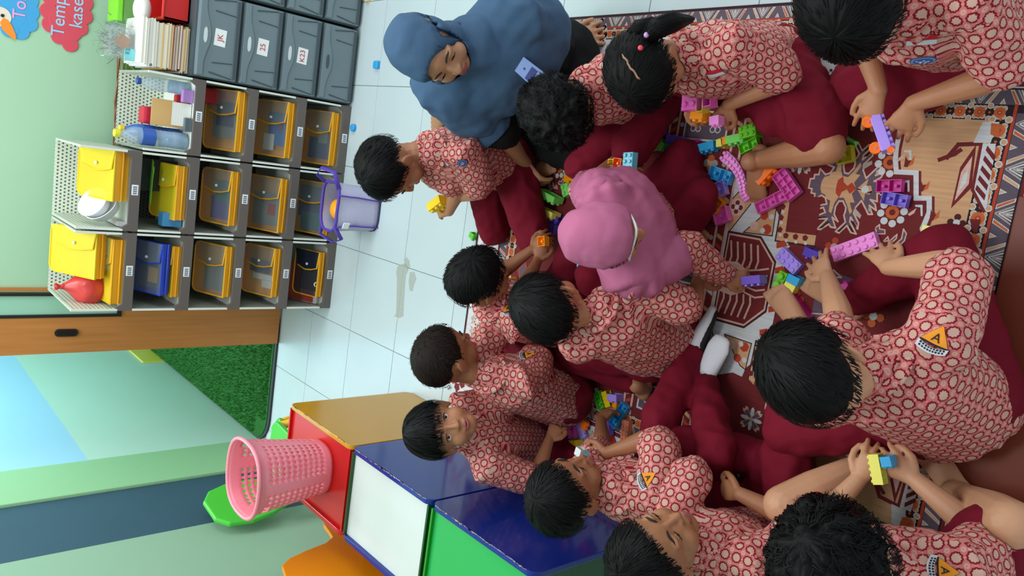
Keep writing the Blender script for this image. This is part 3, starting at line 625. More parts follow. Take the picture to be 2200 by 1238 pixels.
B().tube(hp, 0.011, 8, flat=0.3).build('handle', m_tv, t, smooth=True)
hp = [rim[11], rim[11]+Vector((-0.04, 0.01, 0.0)), rim[14]+Vector((-0.055, -0.01, -0.03)), rim[17]+Vector((-0.04, -0.02, -0.04)), rim[18]]
B().tube(hp, 0.011, 8, flat=0.3).build('handle', m_tv, t, smooth=True)
B().box((0.125, -0.165, 0.165), (0.155, -0.16, 0.195), rotz(-0.5)).build('care_label', m_tagw, t)
B().ball((0.20, -0.02, 0.15), (0.05, 0.045, 0.035), 16, 10).build('ball', mat('orange_ball', (250, 165, 20), 0.4), org=(0.2, -0.02, 0.12), smooth=True, label='orange ball lying inside the violet-trimmed tote', cat='ball')
B().ball((0.17, -0.075, 0.155), (0.04, 0.022, 0.03), 14, 8).build('cup', mat('lilac_cup', (196, 160, 235), 0.4), org=(0.17, -0.075, 0.12), smooth=True, label='lilac cup lying inside the violet-trimmed tote', cat='cup')
# small blue caps, spilt water, things on the tiles
m_cap = mat('sky_blue_plastic', (42, 160, 222), 0.35)
def bottle_cap(p, lab, m=None, sq=None):
    b = B(); b.lathe((p[0], p[1], 0.0), [(0.0185, 0), (0.0185, 0.015), (0.016, 0.018)], 16, sq=sq); return b.build('plastic_cap', m or m_cap, org=(p[0], p[1], 0), label=lab, cat='cap')
bottle_cap((0.897, 0.017), 'square sky blue plastic piece on the tile joint near the hijab', sq=6)
bottle_cap((0.592, 0.17), 'round sky blue cap on the tiles at the foot of the cubby tower')
bottle_cap((1.215, 0.165), 'pale orange cap on the tiles beside the drawers at the frame edge', mat('pale_orange_plastic', (240, 200, 110), 0.4))
m_wet = mat('water_film', (196, 204, 190), 0.03, 0.9, alpha=0.38)
def puddle(pts, lab):
    b = B(); b.prism([G(x, y, 0.0006) for x, y in pts], (0, 0, 0.0012)); return b.build('spilt_water', m_wet, org=G(pts[0][0], pts[0][1], 0), bevel=0.0004, label=lab, cat='water')
puddle([(864, 567), (871, 566), (876, 572), (877, 582), (872, 590), (870, 610), (868, 640), (866, 680), (858, 683), (847, 680), (851, 672), (852, 640), (853, 600), (851, 585), (854, 572)], 'long streak of spilt water on the white tiles')
puddle([(873, 552), (879, 560), (881, 572), (876, 580), (870, 570), (868, 558)], 'small round drop of spilt water above the long streak')
puddle([(880, 585), (890, 584), (894, 600), (889, 612), (886, 626), (880, 624), (878, 605)], 'grey patch of spilt water right of the long streak')
# ================================================================== carpet
XC, YC = 0.265, -1.90
MAR, DMAR, WHT, TAN, ORG, RED, PUR, BLK, MAUVE, PNK, GRY = (112,26,30), (74,16,22), (204,208,210), (206,160,118), (196,98,48), (178,62,36), (98,80,94), (36,22,28), (146,112,116), (216,176,160), (176,166,156)
m_carp = color_attr_mat('carpet_pile', 0.85)
def _carpet_nodes():
    k = NT(m_carp); tc = k.n('ShaderNodeTexCoord'); n = k.n('ShaderNodeTexNoise'); n.inputs['Scale'].default_value = 12; n.inputs['Detail'].default_value = 6
    mp = k.n('ShaderNodeMapping'); mp.inputs['Scale'].default_value = (12, 0.6, 1)
    k.t.links.new(tc.outputs['Object'], mp.inputs[0]); k.t.links.new(mp.outputs[0], n.inputs['Vector'])
    a = [x for x in k.t.nodes if x.bl_idname == 'ShaderNodeVertexColor'][0]
    v = k.m('ADD', k.m('MULTIPLY', n.outputs['Fac'], 0.5), 0.72)
    mx = k.n('ShaderNodeMix'); mx.data_type = 'RGBA'; mx.blend_type = 'MULTIPLY'; mx.inputs[0].default_value = 1
    cb = k.n('ShaderNodeCombineColor'); [k.t.links.new(v, cb.inputs[i]) for i in range(3)]
    k.t.links.new(a.outputs[0], mx.inputs[6]); k.t.links.new(cb.outputs[0], mx.inputs[7])
    k.t.links.new(mx.outputs[2], k.b.inputs['Base Color'])
    n2 = k.n('ShaderNodeTexNoise'); n2.inputs['Scale'].default_value = 600
    k.t.links.new(tc.outputs['Object'], n2.inputs['Vector'])
    bp = k.n('ShaderNodeBump'); bp.inputs['Strength'].default_value = 0.35; bp.inputs['Distance'].default_value = 0.002
    k.t.links.new(n2.outputs['Fac'], bp.inputs['Height']); k.t.links.new(bp.outputs[0], k.b.inputs['Normal'])
_carpet_nodes()
CX0, CX1, CY0, CY1 = 2*XC-1.057, 1.057, -2.905, -0.895
carpet = thing('carpet', 'patterned maroon woven carpet on the white tiles under the children', 'carpet', (XC, YC, 0))
B().box((CX0, CY0, 0.0), (CX1, CY1, 0.006)).build('carpet_base', mat('dark_carpet_edge', (48, 14, 20), 0.9), carpet)
PAT = B(); LAY = [0]
def poly(pts, col, mx=False, my=False):
    """flat woven shape, optionally repeated in mirror image about the carpet's centre lines"""
    LAY[0] += 1
    z = 0.0062 + LAY[0]*0.0000028
    for fx in ((0, 1) if mx else (0,)):
        for fy in ((0, 1) if my else (0,)):
            q = [((2*XC-p[0]) if fx else p[0], (2*YC-p[1]) if fy else p[1]) for p in pts]
            ar = sum(q[i-1][0]*q[i][1]-q[i][0]*q[i-1][1] for i in range(len(q)))
            if ar < 0: q = q[::-1]
            PAT.add([(x, y, z) for x, y in q], [tuple(range(len(q)))], col)
def rect(x0, y0, x1, y1, col, **k): poly([(x0, y0), (x1, y0), (x1, y1), (x0, y1)], col, **k)
def ribbon(pts, w, col, closed=False, **k):
    n = len(pts); base = LAY[0]
    for i in range(n if closed else n-1):
        a = Vector((pts[i][0], pts[i][1], 0)); b = Vector((pts[(i+1) % n][0], pts[(i+1) % n][1], 0))
        if (b-a).length < 1e-5: continue
        d = (b-a).normalized(); s = Vector((-d.y, d.x, 0))*w/2; e = d*w*0.4
        LAY[0] = base+i % 2
        poly([tuple((a-e+s)[:2]), tuple((b+e+s)[:2]), tuple((b+e-s)[:2]), tuple((a-e-s)[:2])], col, **k)
    LAY[0] = base+3
def disc(x, y, r, col, n=10, ry=None, **k): poly([(x+r*math.cos(2*PI*i/n), y+(ry or r)*math.sin(2*PI*i/n)) for i in range(n)], col, **k)
def px(ox, oy, sc, pts): return [tuple(G(ox+x/sc, oy+y/sc, 0.006)[:2]) for x, y in pts]
MM = dict(mx=True, my=True)
rect(CX0+.01, CY0+.01, CX1-.01, CY1-.01, MAUVE)
rect(CX0+.022, CY0+.022, CX1-.022, CY1-.022, BLK)
# ---- outer chevrons and flowers along the long sides, white floral band, inner chevrons and flowers all round
def chevrons(p0, p1, inward, w, step):
    p0 = Vector(p0); p1 = Vector(p1); d = (p1-p0).normalized(); u = Vector(inward); n = int((p1-p0).length/step)
    P = lambda a, b: tuple((p0+d*a+u*b)[:2])
    poly([P(0, 0), P(n*step, 0), P(n*step, w), P(0, w)], (92, 82, 94))
    for i in range(n):
        if i % 2 == 0: poly([P(i*step+step*.12, 0), P(i*step+step*.88, 0), P(i*step+step*.5, w*.55)], (58, 46, 58))
    LAY[0] += 1; base = LAY[0]
    for i in range(n):
        LAY[0] = base+(i % 2)*12; s = i*step
        if i % 2 == 0:
            for j, c in enumerate((GRY, WHT, GRY, WHT)):
                o = step*0.07+j*step*0.14
                poly([P(s+o, 0), P(s+o+step*.08, 0), P(s+step*.56, w*(.95-.2*j)), P(s+step*.5, w*(.95-.2*j))], c)
                poly([P(s+step*1.05-o, 0), P(s+step*1.05-o-step*.08, 0), P(s+step*.5, w*(.95-.2*j)), P(s+step*.56, w*(.95-.2*j))], c)
        else:
            poly([P(s-step*.30, w*.97), P(s+step*.12, 0), P(s+step*.30, 0), P(s-step*.08, w*.97)], WHT); poly([P(s-step*.24, w*.93), P(s+step*.14, w*.07), P(s+step*.25, w*.07), P(s-step*.10, w*.93)], ORG if i % 4 == 1 else TAN)
            poly([P(s+step*1.30, w*.97), P(s+step*.88, 0), P(s+step*.70, 0), P(s+step*1.08, w*.97)], WHT); poly([P(s+step*1.24, w*.93), P(s+step*.86, w*.07), P(s+step*.75, w*.07), P(s+step*1.10, w*.93)], TAN if i % 4 == 1 else ORG)
            poly([P(s+step*.5, w*.55), P(s+step*.36, w*.97), P(s+step*.64, w*.97)], WHT); poly([P(s+step*.5, w*.67), P(s+step*.42, w*.95), P(s+step*.58, w*.95)], TAN)
def flowers(p0, p1, w, step):
    p0 = Vector(p0); p1 = Vector(p1); d = (p1-p0).normalized(); u = Vector((-d.y, d.x)); n = int((p1-p0).length/step)
    base = LAY[0]
    for i in range(n):
        LAY[0] = base; c = p0+d*(i+.5)*step
        for q in (-1, 0, 1):
            for sg in (-1, 1):
                a = c+d*q*step*.20+u*sg*w*.26; disc(a.x, a.y, step*.15, WHT, 9)
                disc(a.x, a.y, step*.115, TAN, 8)
        disc(c.x, c.y, step*.30, ORG, 10); disc(c.x, c.y, step*.13, RED, 8); disc(c.x, c.y, step*.05, TAN, 6)
        e = c+d*step*.5
        for sg in (-1, 1): a = e+u*sg*w*.40; disc(a.x, a.y, step*.17, WHT, 8); disc(a.x, a.y, step*.12, TAN, 8)
        disc(e.x, e.y, step*.08, ORG, 4)
XL = lambda x: 2*XC-x
ymid0, ymid1 = CY0+.03, CY1-.03
for sx in (1, -1):
    f = (lambda x: x) if sx > 0 else XL
    a, b = sorted((f(1.049), f(1.016))); rect(a, ymid0, b, ymid1, (96, 84, 96))
    a, b = sorted((f(1.016), f(1.010))); rect(a, ymid0, b, ymid1, RED)
    chevrons((f(1.047), ymid0), (f(1.047), ymid1), (-sx, 0), 0.030, 0.046)
    flowers((f(0.993), ymid0), (f(0.993), ymid1), 0.034, 0.038)
    a, b = sorted((f(0.975), f(0.852))); rect(a, ymid0, b, ymid1, WHT)
    a, b = sorted((f(0.852), f(0.838))); rect(a, ymid0, b, ymid1, MAR)
    a, b = sorted((f(0.838), f(0.835))); rect(a, ymid0, b, ymid1, WHT)
rect(XL(0.762), -2.662, 0.762, 2*YC+2.662, MAR)
for sx in (1, -1):
    f = (lambda x: x) if sx > 0 else XL
    chevrons((f(0.831), -2.75), (f(0.831), 2*YC+2.75), (-sx, 0), 0.033, 0.046)
    flowers((f(0.780), -2.70), (f(0.780), 2*YC+2.70), 0.036, 0.042)
for sy in (1, -1):
    g = (lambda y: y) if sy > 0 else (lambda y: 2*YC-y)
    a, b = sorted((g(-2.764), g(-2.756))); rect(XL(0.84), a, 0.84, b, MAR)
    a, b = sorted((g(-2.89), g(-2.764))); rect(XL(0.975), a, 0.975, b, WHT)
    a, b = sorted((g(-2.713), g(-2.706))); rect(XL(0.80), a, 0.80, b, RED)
    chevrons((XL(0.80), g(-2.752)), (0.80, g(-2.752)), (0, sy), 0.038, 0.05)
    flowers((XL(0.765), g(-2.684)), (0.765, g(-2.684)), 0.042, 0.05)
def maple(cx, cy, s, mx=False):
    LAY[0] = MAPB
    for a in range(4):
        th = PI/4+a*PI/2
        pts = [(0, .12), (.25, .34), (.32, .22), (.55, .36), (.56, .2), (.95, .16), (.7, .05), (.98, 0)]
        pts = pts + [(x, -y) for x, y in pts[::-1]]
        for k, c in ((1.08, BLK), (0.98, PNK)):
            poly([(cx+s*k*(x*math.cos(th)-y*math.sin(th)), cy+s*k*(x*math.sin(th)+y*math.cos(th))) for x, y in pts], c, mx=mx)
        disc(cx+s*.45*math.cos(th), cy+s*.45*math.sin(th), s*.06, DMAR, 6, mx=mx)
    for a in range(4):
        th = a*PI/2; pts = [(.05, 0), (.3, .14), (.7, .12), (.92, 0), (.7, -.12), (.3, -.14)]
        for k, c in ((1.05, GRY), (.98, WHT)): poly([(cx+s*k*(x*math.cos(th)-y*math.sin(th)), cy+s*k*(x*math.sin(th)+y*math.cos(th))) for x, y in pts], c, mx=mx)
    for x, y in ((0, 0), (.14, .14), (-.14, .14), (.14, -.14), (-.14, -.14)): disc(cx+s*x, cy+s*y, s*.09, MAR if x else TAN, 6, mx=mx)
def cross4(cx, cy, s, c, c2, **k):
    for dx, dy in ((1, 0), (-1, 0), (0, 1), (0, -1)): disc(cx+dx*s*.6, cy+dy*s*.6, s*.36, c, 8, **k)
    disc(cx, cy, s*.36, c2, 8, **k)
MAPB = LAY[0]
for j in range(13):
    y = CY0+.12+j*.157
    if j % 2: maple(0.913, y-0.0, 0.056, mx=True)
    else:
        for k in range(5): disc(0.913+.032*math.cos(k*1.257), y+.032*math.sin(k*1.257), .02, RED if k % 2 else MAR, 5, mx=True)
        disc(0.913, y, .018, WHT, 8, mx=True)
    for dy in (-.055, .055): cross4(0.963, y+dy, .012, DMAR, WHT, mx=True); cross4(0.866, y+dy, .012, DMAR, WHT, mx=True)
for j in range(9):
    for y in (-2.828, 2*YC+2.828): maple(XL(0.9)+.08+j*.15, y, .05)
# ---- the big pronged medallions (four, in mirror image)
mz = lambda pts: px(1700, 280, 4.76, pts)
AX = G(1700+600/4.76, 280+590/4.76, 0.006).x
def both(pts, col, rib=None, ribcol=None):
    h = mz(pts); full = h + [(2*AX-x, y) for x, y in h[::-1]]
    poly(full, col, **MM)
    if rib: ribbon(full, rib, ribcol, closed=True, **MM)
both([(180,590),(215,600),(205,640),(245,650),(235,710),(310,665),(350,690),(365,755),(270,770),(245,815),(330,790),(350,840),(275,870),(245,905),(370,905),(265,1010),(300,1015),(385,960),(405,990),(455,1000),(420,890),(480,935),(440,860),(455,780),(490,725),(530,725),(560,790),(555,830),(540,870),(555,940),(455,1035),(490,1050),(570,975),(610,1045),(665,1060),(600,935),(610,890),(680,1010),(690,950),(640,850),(660,790),(720,720),(790,860),(830,860),(800,770),(870,820),(860,760),(810,710),(880,730),(880,650),(930,640),(930,592)], PUR, 0.0042, PNK)
both([(300,590),(310,640),(350,660),(360,700),(400,720),(385,830),(410,850),(445,740),(480,690),(540,690),(570,760),(600,860),(625,830),(600,740),(650,740),(620,650),(665,600),(665,592)], TAN)
both([(460,590),(455,640),(490,690),(520,630),(570,605),(600,650),(665,600),(660,592)], RED)
both([(670,592),(745,725),(755,650),(800,660),(825,620),(830,592)], TAN)
for pts, c in (([(650,790),(720,870),(705,905),(645,860)], GRY), ([(800,770),(820,800),(815,840),(785,820)], GRY), ([(270,1005),(310,985),(375,930),(395,935),(320,1000)], BLK), ([(470,1035),(555,965),(575,960),(495,1040)], BLK), ([(620,1040),(590,980),(605,975),(650,1050)], BLK), ([(610,930),(640,930),(672,990),(662,995)], BLK), ([(260,890),(340,882),(372,890),(280,905)], BLK)):
    h = mz(pts); poly(h, c, **MM); poly([(2*AX-x, y) for x, y in h], c, **MM)
h = mz([(755, 605)])[0]; disc(h[0], h[1], 0.010, WHT, 8, **MM)
# small star flowers, beads, leaves
for q in ((105, 845), (105, 320)):
    c = mz([q])[0]
    for a in range(4):
        th = PI/4+a*PI/2
        poly([(c[0]+.040*k*math.cos(th+d), c[1]+.040*k*math.sin(th+d)) for k, d in ((.2, -.5), (.85, -.3), (1, -.12), (.85, 0), (1, .12), (.85, .3), (.2, .5))], PNK, **MM)
        poly([(c[0]+.035*k*math.cos(th+d), c[1]+.035*k*math.sin(th+d)) for k, d in ((.2, -.5), (.85, -.25), (.8, 0), (.85, .25), (.2, .5))], PUR, **MM)
    for a in range(4):
        th = a*PI/2; poly([(c[0]+.036*(x*math.cos(th)-y*math.sin(th)), c[1]+.036*(x*math.sin(th)+y*math.cos(th))) for x, y in ((.05, 0), (.4, .17), (.8, .14), (.98, 0), (.8, -.14), (.4, -.17))], WHT, **MM)
    disc(c[0], c[1], .007, TAN, 6, **MM)
for q in ((1035, 840), (1010, 330)):
    c = mz([q])[0]; disc(c[0], c[1], .017, ORG, 10, **MM); disc(c[0], c[1], .008, MAR, 8, **MM)
    for k in range(8): disc(c[0]+.028*math.cos(k*PI/4+.2), c[1]+.028*math.sin(k*PI/4+.2), .0095, WHT, 8, **MM)
for pts in ([(860,1000),(905,965),(905,1010),(960,1020),(960,1060),(905,1060),(880,1060)], [(1000,1140),(1085,1065),(1075,1110),(1030,1150)], [(1060,1170),(1130,1110),(1150,1010),(1180,1060),(1160,1130),(1090,1200)], [(940,1140),(990,1090),(1000,1130)]):
    h = mz(pts); poly(h, PUR, **MM); ribbon(h, .003, PNK, closed=True, **MM)
c = mz([(440, 1190)])[0]; cross4(c[0], c[1], .026, RED, GRY, **MM)
# stepped white line and tan corner area
sz = lambda pts: px(1700, 0, 2.476, pts)
step = sz([(560,790),(555,850),(560,915),(665,920),(665,1055),(735,1055),(735,1130),(700,1215)])
s0 = step[0]; tan = [(0.762, s0[1])] + step + [(step[-1][0], -2.662), (0.762, -2.662)]
poly(tan, TAN, **MM)
# keep the stepped outline clean: maroon rim, then white line
ribbon([(0.74, s0[1]-0.004)] + [(x-.004, y-.004) for x, y in step], .018, MAR, **MM)
ribbon([(0.76, s0[1])] + step + [(step[-1][0]-.06, step[-1][1]-.02), (step[-1][0]-.06, -2.662)], .012, WHT, **MM)
for o in ((600, 800), (590, 960), (660, 1090)):
    h = sz([(o[0], o[1]), (o[0]+40, o[1]), (o[0]+40, o[1]+60), (o[0]+30, o[1]+60), (o[0]+28, o[1]+14), (o[0], o[1]+10)]); poly(h, WHT, **MM)
    h = sz([(o[0]-40, o[1]+50), (o[0]+10, o[1]+15), (o[0]-5, o[1]+45), (o[0]-30, o[1]+60)]); poly(h, PNK, **MM)
for o in ((690, 960), (745, 1115), (610, 830)):
    for pts, c in (([(0,0),(12,25),(30,22),(10,60),(-10,58)], MAR), ([(30,22),(50,0),(40,45),(12,58)], ORG)):
        poly(sz([(o[0]+x, o[1]+y) for x, y in pts]), c, **MM)
c = sz([(880, 1185)])[0]; cross4(c[0], c[1], .022, DMAR, WHT, **MM)
h = sz([(900,890),(985,770),(960,1000),(850,1110)]); poly(h, MAR, **MM); h = sz([(905,915),(965,830),(945,980),(870,1070)]); poly(h, PNK, **MM); h = sz([(915,940),(945,895),(932,970),(888,1025)]); poly(h, WHT, **MM)
ribbon(sz([(830,840),(890,770),(1010,765)]), .010, MAR, **MM); ribbon(sz([(790,850),(870,820),(900,800)]), .010, MAR, **MM)
h = sz([(1020,765),(1090,765),(1040,1110),(1010,1115),(965,1010)]); poly(h, WHT, **MM); ribbon(sz([(1010,770),(965,1010),(1025,1125)]), .007, MAR, **MM)
for k in range(5):
    h = sz([(1045-k*14, 775+k*52), (1088-k*13, 830+k*52), (1080-k*13, 860+k*52), (1035-k*14, 800+k*52)]); poly(h, MAR, **MM)
h = sz([(1020,650),(1110,650),(1060,760),(970,760)]); poly(h, WHT, **MM); h = sz([(1065,655),(1112,660),(1105,735),(1060,715)]); poly(h, ORG, **MM)
h = sz([(950,1165),(1010,1170),(990,1238),(970,1238)]); poly(h, MAR, **MM)
h = [(0.46, -2.60), (0.40, -2.63), (0.36, -2.60), (0.40, -2.575)]; poly(h, PUR, **MM); ribbon(h, .006, RED, closed=True, **MM)
# ---- centre: octagons with combs, white ground, tan triangles, ornament band
oz = lambda pts: px(1440, 400, 3.869, pts)
poly([(XC-.30, -2.035), (XC+.30, -2.035), (XC+.24, -2.17), (XC+.16, -2.235), (XC-.16, -2.235), (XC-.24, -2.17)], WHT, my=True)
tri = oz([(610,385),(830,195),(885,180),(850,415)])
poly(oz([(480,375),(720,110),(880,110),(890,460),(1000,500),(850,640),(640,440),(487,420)]), WHT, **MM)
poly(oz([(430,190),(590,30),(690,130),(490,380)]), TAN, **MM); ribbon(oz([(440,195),(580,40)]), .003, BLK, **MM); ribbon(oz([(492,378),(672,150)]), .003, BLK, **MM)
c = oz([(556, 175)])[0]; disc(c[0], c[1], .026, PNK, 10, **MM); cross4(c[0], c[1], .021, MAR, WHT, **MM)
poly(tri, TAN, **MM); ribbon(tri, .003, BLK, closed=True, **MM)
for q, cc, r in (((785,245), RED, .013), ((805,360), RED, .015), ((770,370), WHT, .008), ((845,255), WHT, .008), ((700,330), PNK, .014)):
    c = oz([q])[0]; disc(c[0], c[1], r, cc, 7, **MM)
poly(oz([(875,455),(935,120),(1000,90),(960,380),(1215,410),(1200,500)]), TAN, **MM); ribbon(oz([(875,455),(1200,500)]), .004, BLK, **MM); ribbon(oz([(875,455),(935,120)]), .004, BLK, **MM)
poly(oz([(960,380),(1000,90),(1260,90),(1215,410)]), MAR, **MM)
for q in ((960,430),(1040,440),(1120,450),(910,380),(920,280),(935,190)):
    c = oz([q])[0]; disc(c[0]+.006, c[1], .009, MAR, 5, **MM); disc(c[0]-.008, c[1]-.004, .005, WHT, 5, **MM)
O0 = [(XC+.015-.134, -2.04), (XC+.015+.134, -2.04), (XC+.015+.134, -2.15), (XC+.015+.072, -2.21), (XC+.015-.072, -2.21), (XC+.015-.134, -2.15)]
def shrink(p, d): return [(XC+.015+(x-XC-.015)*(1-d), -2.12+(y+2.12)*(1-d*1.3)) for x, y in p]
poly(O0, DMAR, my=True); poly(shrink(O0, .05), PNK, my=True); poly(shrink(O0, .09), MAR, my=True)
ox = XC+.015
poly([(ox-.045, -2.05), (ox+.045, -2.05), (ox+.05, -2.09), (ox+.03, -2.13), (ox-.03, -2.13), (ox-.05, -2.09)], PNK, my=True)
poly([(ox-.03, -2.055), (ox+.03, -2.055), (ox+.032, -2.085), (ox+.018, -2.115), (ox-.018, -2.115), (ox-.032, -2.085)], RED, my=True)
for k in range(5):
    y = -2.055-k*.022
    for sg in (-1, 1):
        ribbon([(ox+sg*.04, y-.008), (ox+sg*.062, y-.012), (ox+sg*.105, y-.002)], .006, PNK, my=True)
for k in range(-2, 3): ribbon([(ox+k*.016, -2.13), (ox+k*.02, -2.165), (ox+k*.02+.008, -2.19)], .005, PNK, my=True)
for x, y in ((.33, -2.225), (.22, -2.228), (.40, -2.215), (.15, -2.215)):
    poly([(x-.012, y+.012), (x+.004, y+.016), (x+.014, y-.006), (x, y-.02), (x-.006, y-.002)], RED, my=True)
# ornament band across the centre
rect(XL(0.762), -2.036, 0.762, 2*YC+2.036, MAR)
for yy, c in ((-2.036, PNK), (-2.004, PNK), (-1.996, MAR)): rect(XL(0.762), yy, 0.762, yy+.008, c, my=True)
for i in range(36):
    x = XL(0.755)+i*.0275
    poly([(x, -2.026), (x+.012, -2.026), (x+.022, -2.006), (x+.010, -2.006)], (WHT, RED, TAN, MAR)[i % 4], my=True)
for i in range(9):
    x = XL(0.74)+.055+i*.108
    if i % 2 == 0:
        rect(x-.045, -1.978, x+.045, 2*YC+1.978, WHT); rect(x-.039, -1.972, x+.039, 2*YC+1.972, PUR)
        for dy in (-.035, .035):
            for k in range(4): disc(x+.013*math.cos(PI/4+k*PI/2), YC+dy+.013*math.sin(PI/4+k*PI/2), .0105, WHT, 8); disc(x+.013*math.cos(PI/4+k*PI/2), YC+dy+.013*math.sin(PI/4+k*PI/2), .007, PUR, 8)
    else:
        for dy in (-.04, .04):
            for k in range(4): disc(x+.014*math.cos(k*PI/2), YC+dy+.014*math.sin(k*PI/2), .012, GRY if k % 2 else ORG, 8)
            disc(x, YC+dy, .008, TAN, 6)
    disc(x+.054, -1.987, .009, ORG, 6, my=True); disc(x, -1.987, .008, GRY, 6, my=True)
# purple pronged blocks in the outer field beside the octagons
for sg in (0,):
    h = [(XC-.10, -2.34), (XC+.10, -2.34), (XC+.08, -2.44), (XC-.08, -2.44)]
    poly(h, PUR, my=True)
    for k in range(4): ribbon([(XC-.08+k*.05, -2.34), (XC-.07+k*.05, -2.40), (XC-.055+k*.05, -2.375)], .004, PNK, my=True)
    cross4(XC, -2.50, .03, ORG, WHT, my=True); cross4(XC, -2.29, .024, RED, WHT, my=True)

me_o = PAT.build('woven_pattern', m_carp, carpet)
ca = me_o.data.color_attributes.new('Col', 'FLOAT_COLOR', 'CORNER')
buf = np.ones((len(me_o.data.loops), 4), dtype=np.float32); li = 0
for p, c in zip(me_o.data.polygons, PAT.c):
    buf[li:li+p.loop_total, :3] = rgb(c)[:3]; li += p.loop_total
ca.data.foreach_set('color', buf.ravel())
me_o['kind'] = 'stuff'
bd = B(); bd.box((-0.10, -3.05, 0.0065), (0.60, -2.758, 0.018)).build('wooden_board', mat('red_brown_board', (112, 44, 20), 0.5, var=0.25, bscale=8), org=(0.25, -2.9, 0.0065), bevel=0.003, label='red-brown wooden board lying along the near end of the carpet', cat='board')
# ================================================================== building bricks
BC = dict(orange=(255,120,20), amber=(250,160,10), pink=(236,100,196), lightpink=(250,150,230), lilac=(176,150,245), purple=(128,100,215), violet=(140,50,185), magenta=(205,20,150), lime=(120,215,50), green=(90,190,60), mint=(130,230,110), yellow=(240,205,20), pale=(240,238,110), olive=(205,195,50), cyan=(50,170,225), sky=(110,205,225), peach=(245,150,115), red=(225,45,15), navy=(80,60,180), white=(220,225,225), teal=(40,180,170))
def bmat(c): return mat('brick_'+c, BC[c], 0.28, 0.5)
_SM = {}
def stud_mesh(r, h, m):
    k = (round(r, 4), m.name)
    if k not in _SM:
        b = B(); b.lathe((0, 0, 0), [(r, 0), (r, h*0.85), (r*0.88, h)], 12)
        me = bpy.data.meshes.new('stud'); me.from_pydata(b.v, [], b.f); me.materials.append(m); _SM[k] = me
    return _SM[k]
def brick(col, n, p1, p2, o='u', lab='', z=None, H=0.023, tilt=0.0, rib=2, big=False, rollx=0.0, zb=0.0065, wk=1.0):
    """p1-p2: the two ends of the long axis as seen in the photograph; z: height of the middle when held"""
    nx, ny = n; m = bmat(col)
    zz = zb+0.012 if z is None else z+(0.03 if z > 0.09 else 0.012)
    if z is not None: z = zz
    a = G(p1[0], p1[1], zz); b_ = G(p2[0], p2[1], zz)
    d = b_-a; L = max(0.02, d.length); U = L/nx; Wd = U*ny*wk; yaw = math.atan2(d.y, d.x)
    R = rotz(yaw) @ Matrix.Rotation(tilt, 3, 'Y') @ Matrix.Rotation({'u': 0, 'd': PI, 's': PI/2, 'S': -PI/2}[o]+rollx, 3, 'X')
    c = (a+b_)/2; hx, hy, hz = L/2, Wd/2, H/2; sr = U*0.31*(1.25 if big else 1); sh = U*0.30*(1.6 if big else 1)
    if z is None:
        lo = min((R @ Vector((sx*hx, sy*hy, sz))).z for sx in (-1, 1) for sy in (-1, 1) for sz in (-hz, hz))
        c.z = zb-lo+(sh if o == 'd' else 0)
    t = thing('building_brick', lab, 'brick', c, 'building bricks')
    t.rotation_euler = R.to_euler()
    bm = B(); bv = 0.0012; w = 0.0016
    x, y = hx, hy
    # outer skin with a softened top edge, inner cavity, ribs
    ring = lambda k, zc: [(-x+k, -y+k, zc), (x-k, -y+k, zc), (x-k, y-k, zc), (-x+k, y-k, zc)]
    vs = ring(0, -hz)+ring(0, hz-bv)+ring(bv, hz)+ring(w, -hz)+ring(w, hz-0.004)
    fs = []
    for q in (0, 1): fs += [(q*4+i, q*4+(i+1) % 4, q*4+4+(i+1) % 4, q*4+4+i) for i in range(4)]
    fs += [(8, 9, 10, 11)] + [(i, 12+i, 12+(i+1) % 4, (i+1) % 4) for i in range(4)] + [(12+i, 16+i, 16+(i+1) % 4, 12+(i+1) % 4) for i in range(4)] + [(19, 18, 17, 16)]
    bm.add(vs, fs)
    if o in ('d', 's', 'S'):
        for i in range(rib, nx, rib): bm.box((-x+i*U-0.0008, -y+w, -hz+0.002), (-x+i*U+0.0008, y-w, hz-0.004))
        if rib == 1 and ny > 1:
            for j in range(1, ny): bm.box((-x+w, -y+j*U*wk-0.0008, -hz+0.002), (x-w, -y+j*U*wk+0.0008, hz-0.004))
        elif rib > 1:
            for i in range(nx-1):
                if (i+1) % rib:
                    for j in range(ny-1): bm.lathe((-x+(i+1)*U, -y+(j+1)*U*wk, -hz+0.003), [(U*.22, 0), (U*.26, 0), (U*.26, H-.008), (U*.22, H-.008)], 8)
    me = bpy.data.meshes.new('brick_body'); me.from_pydata(bm.v, [], bm.f); me.materials.append(m)
    bo = bpy.data.objects.new('brick_body', me); COL.objects.link(bo); bo.parent = t
    if o != 'd' :
        sm = stud_mesh(sr, sh, m)
        for i in range(nx):
            for j in range(ny):
                so = bpy.data.objects.new('stud', sm); COL.objects.link(so); so.parent = t; so.location = (-x+(i+.5)*U, -y+(j+.5)*U*wk, hz-0.0002)
    return t
def wedge(col, pts, lab, zb=0.0065, h=0.03, z=None):
    q = [G(x, y, zb+(z or 0)) for x, y in pts]; c = sum(q, Vector())/len(q); m = bmat(col)
    b = B(); tp = [p+(c-p)*0.0+Vector((0, 0, h)) for p in q]
    b.add(q+[tp[0], tp[1]], [(0, 1, 2, 3)[:len(q)], (0, 4, 5, 1), (3, 2, 5, 4)[:4], (0, 3, 4), (1, 5, 2)] if len(q) == 4 else [(0, 1, 2)])
    bmf = b.build('building_brick', m, org=(c.x, c.y, zb), bevel=0.001, label=lab, cat='brick', group='building bricks'); return bmf
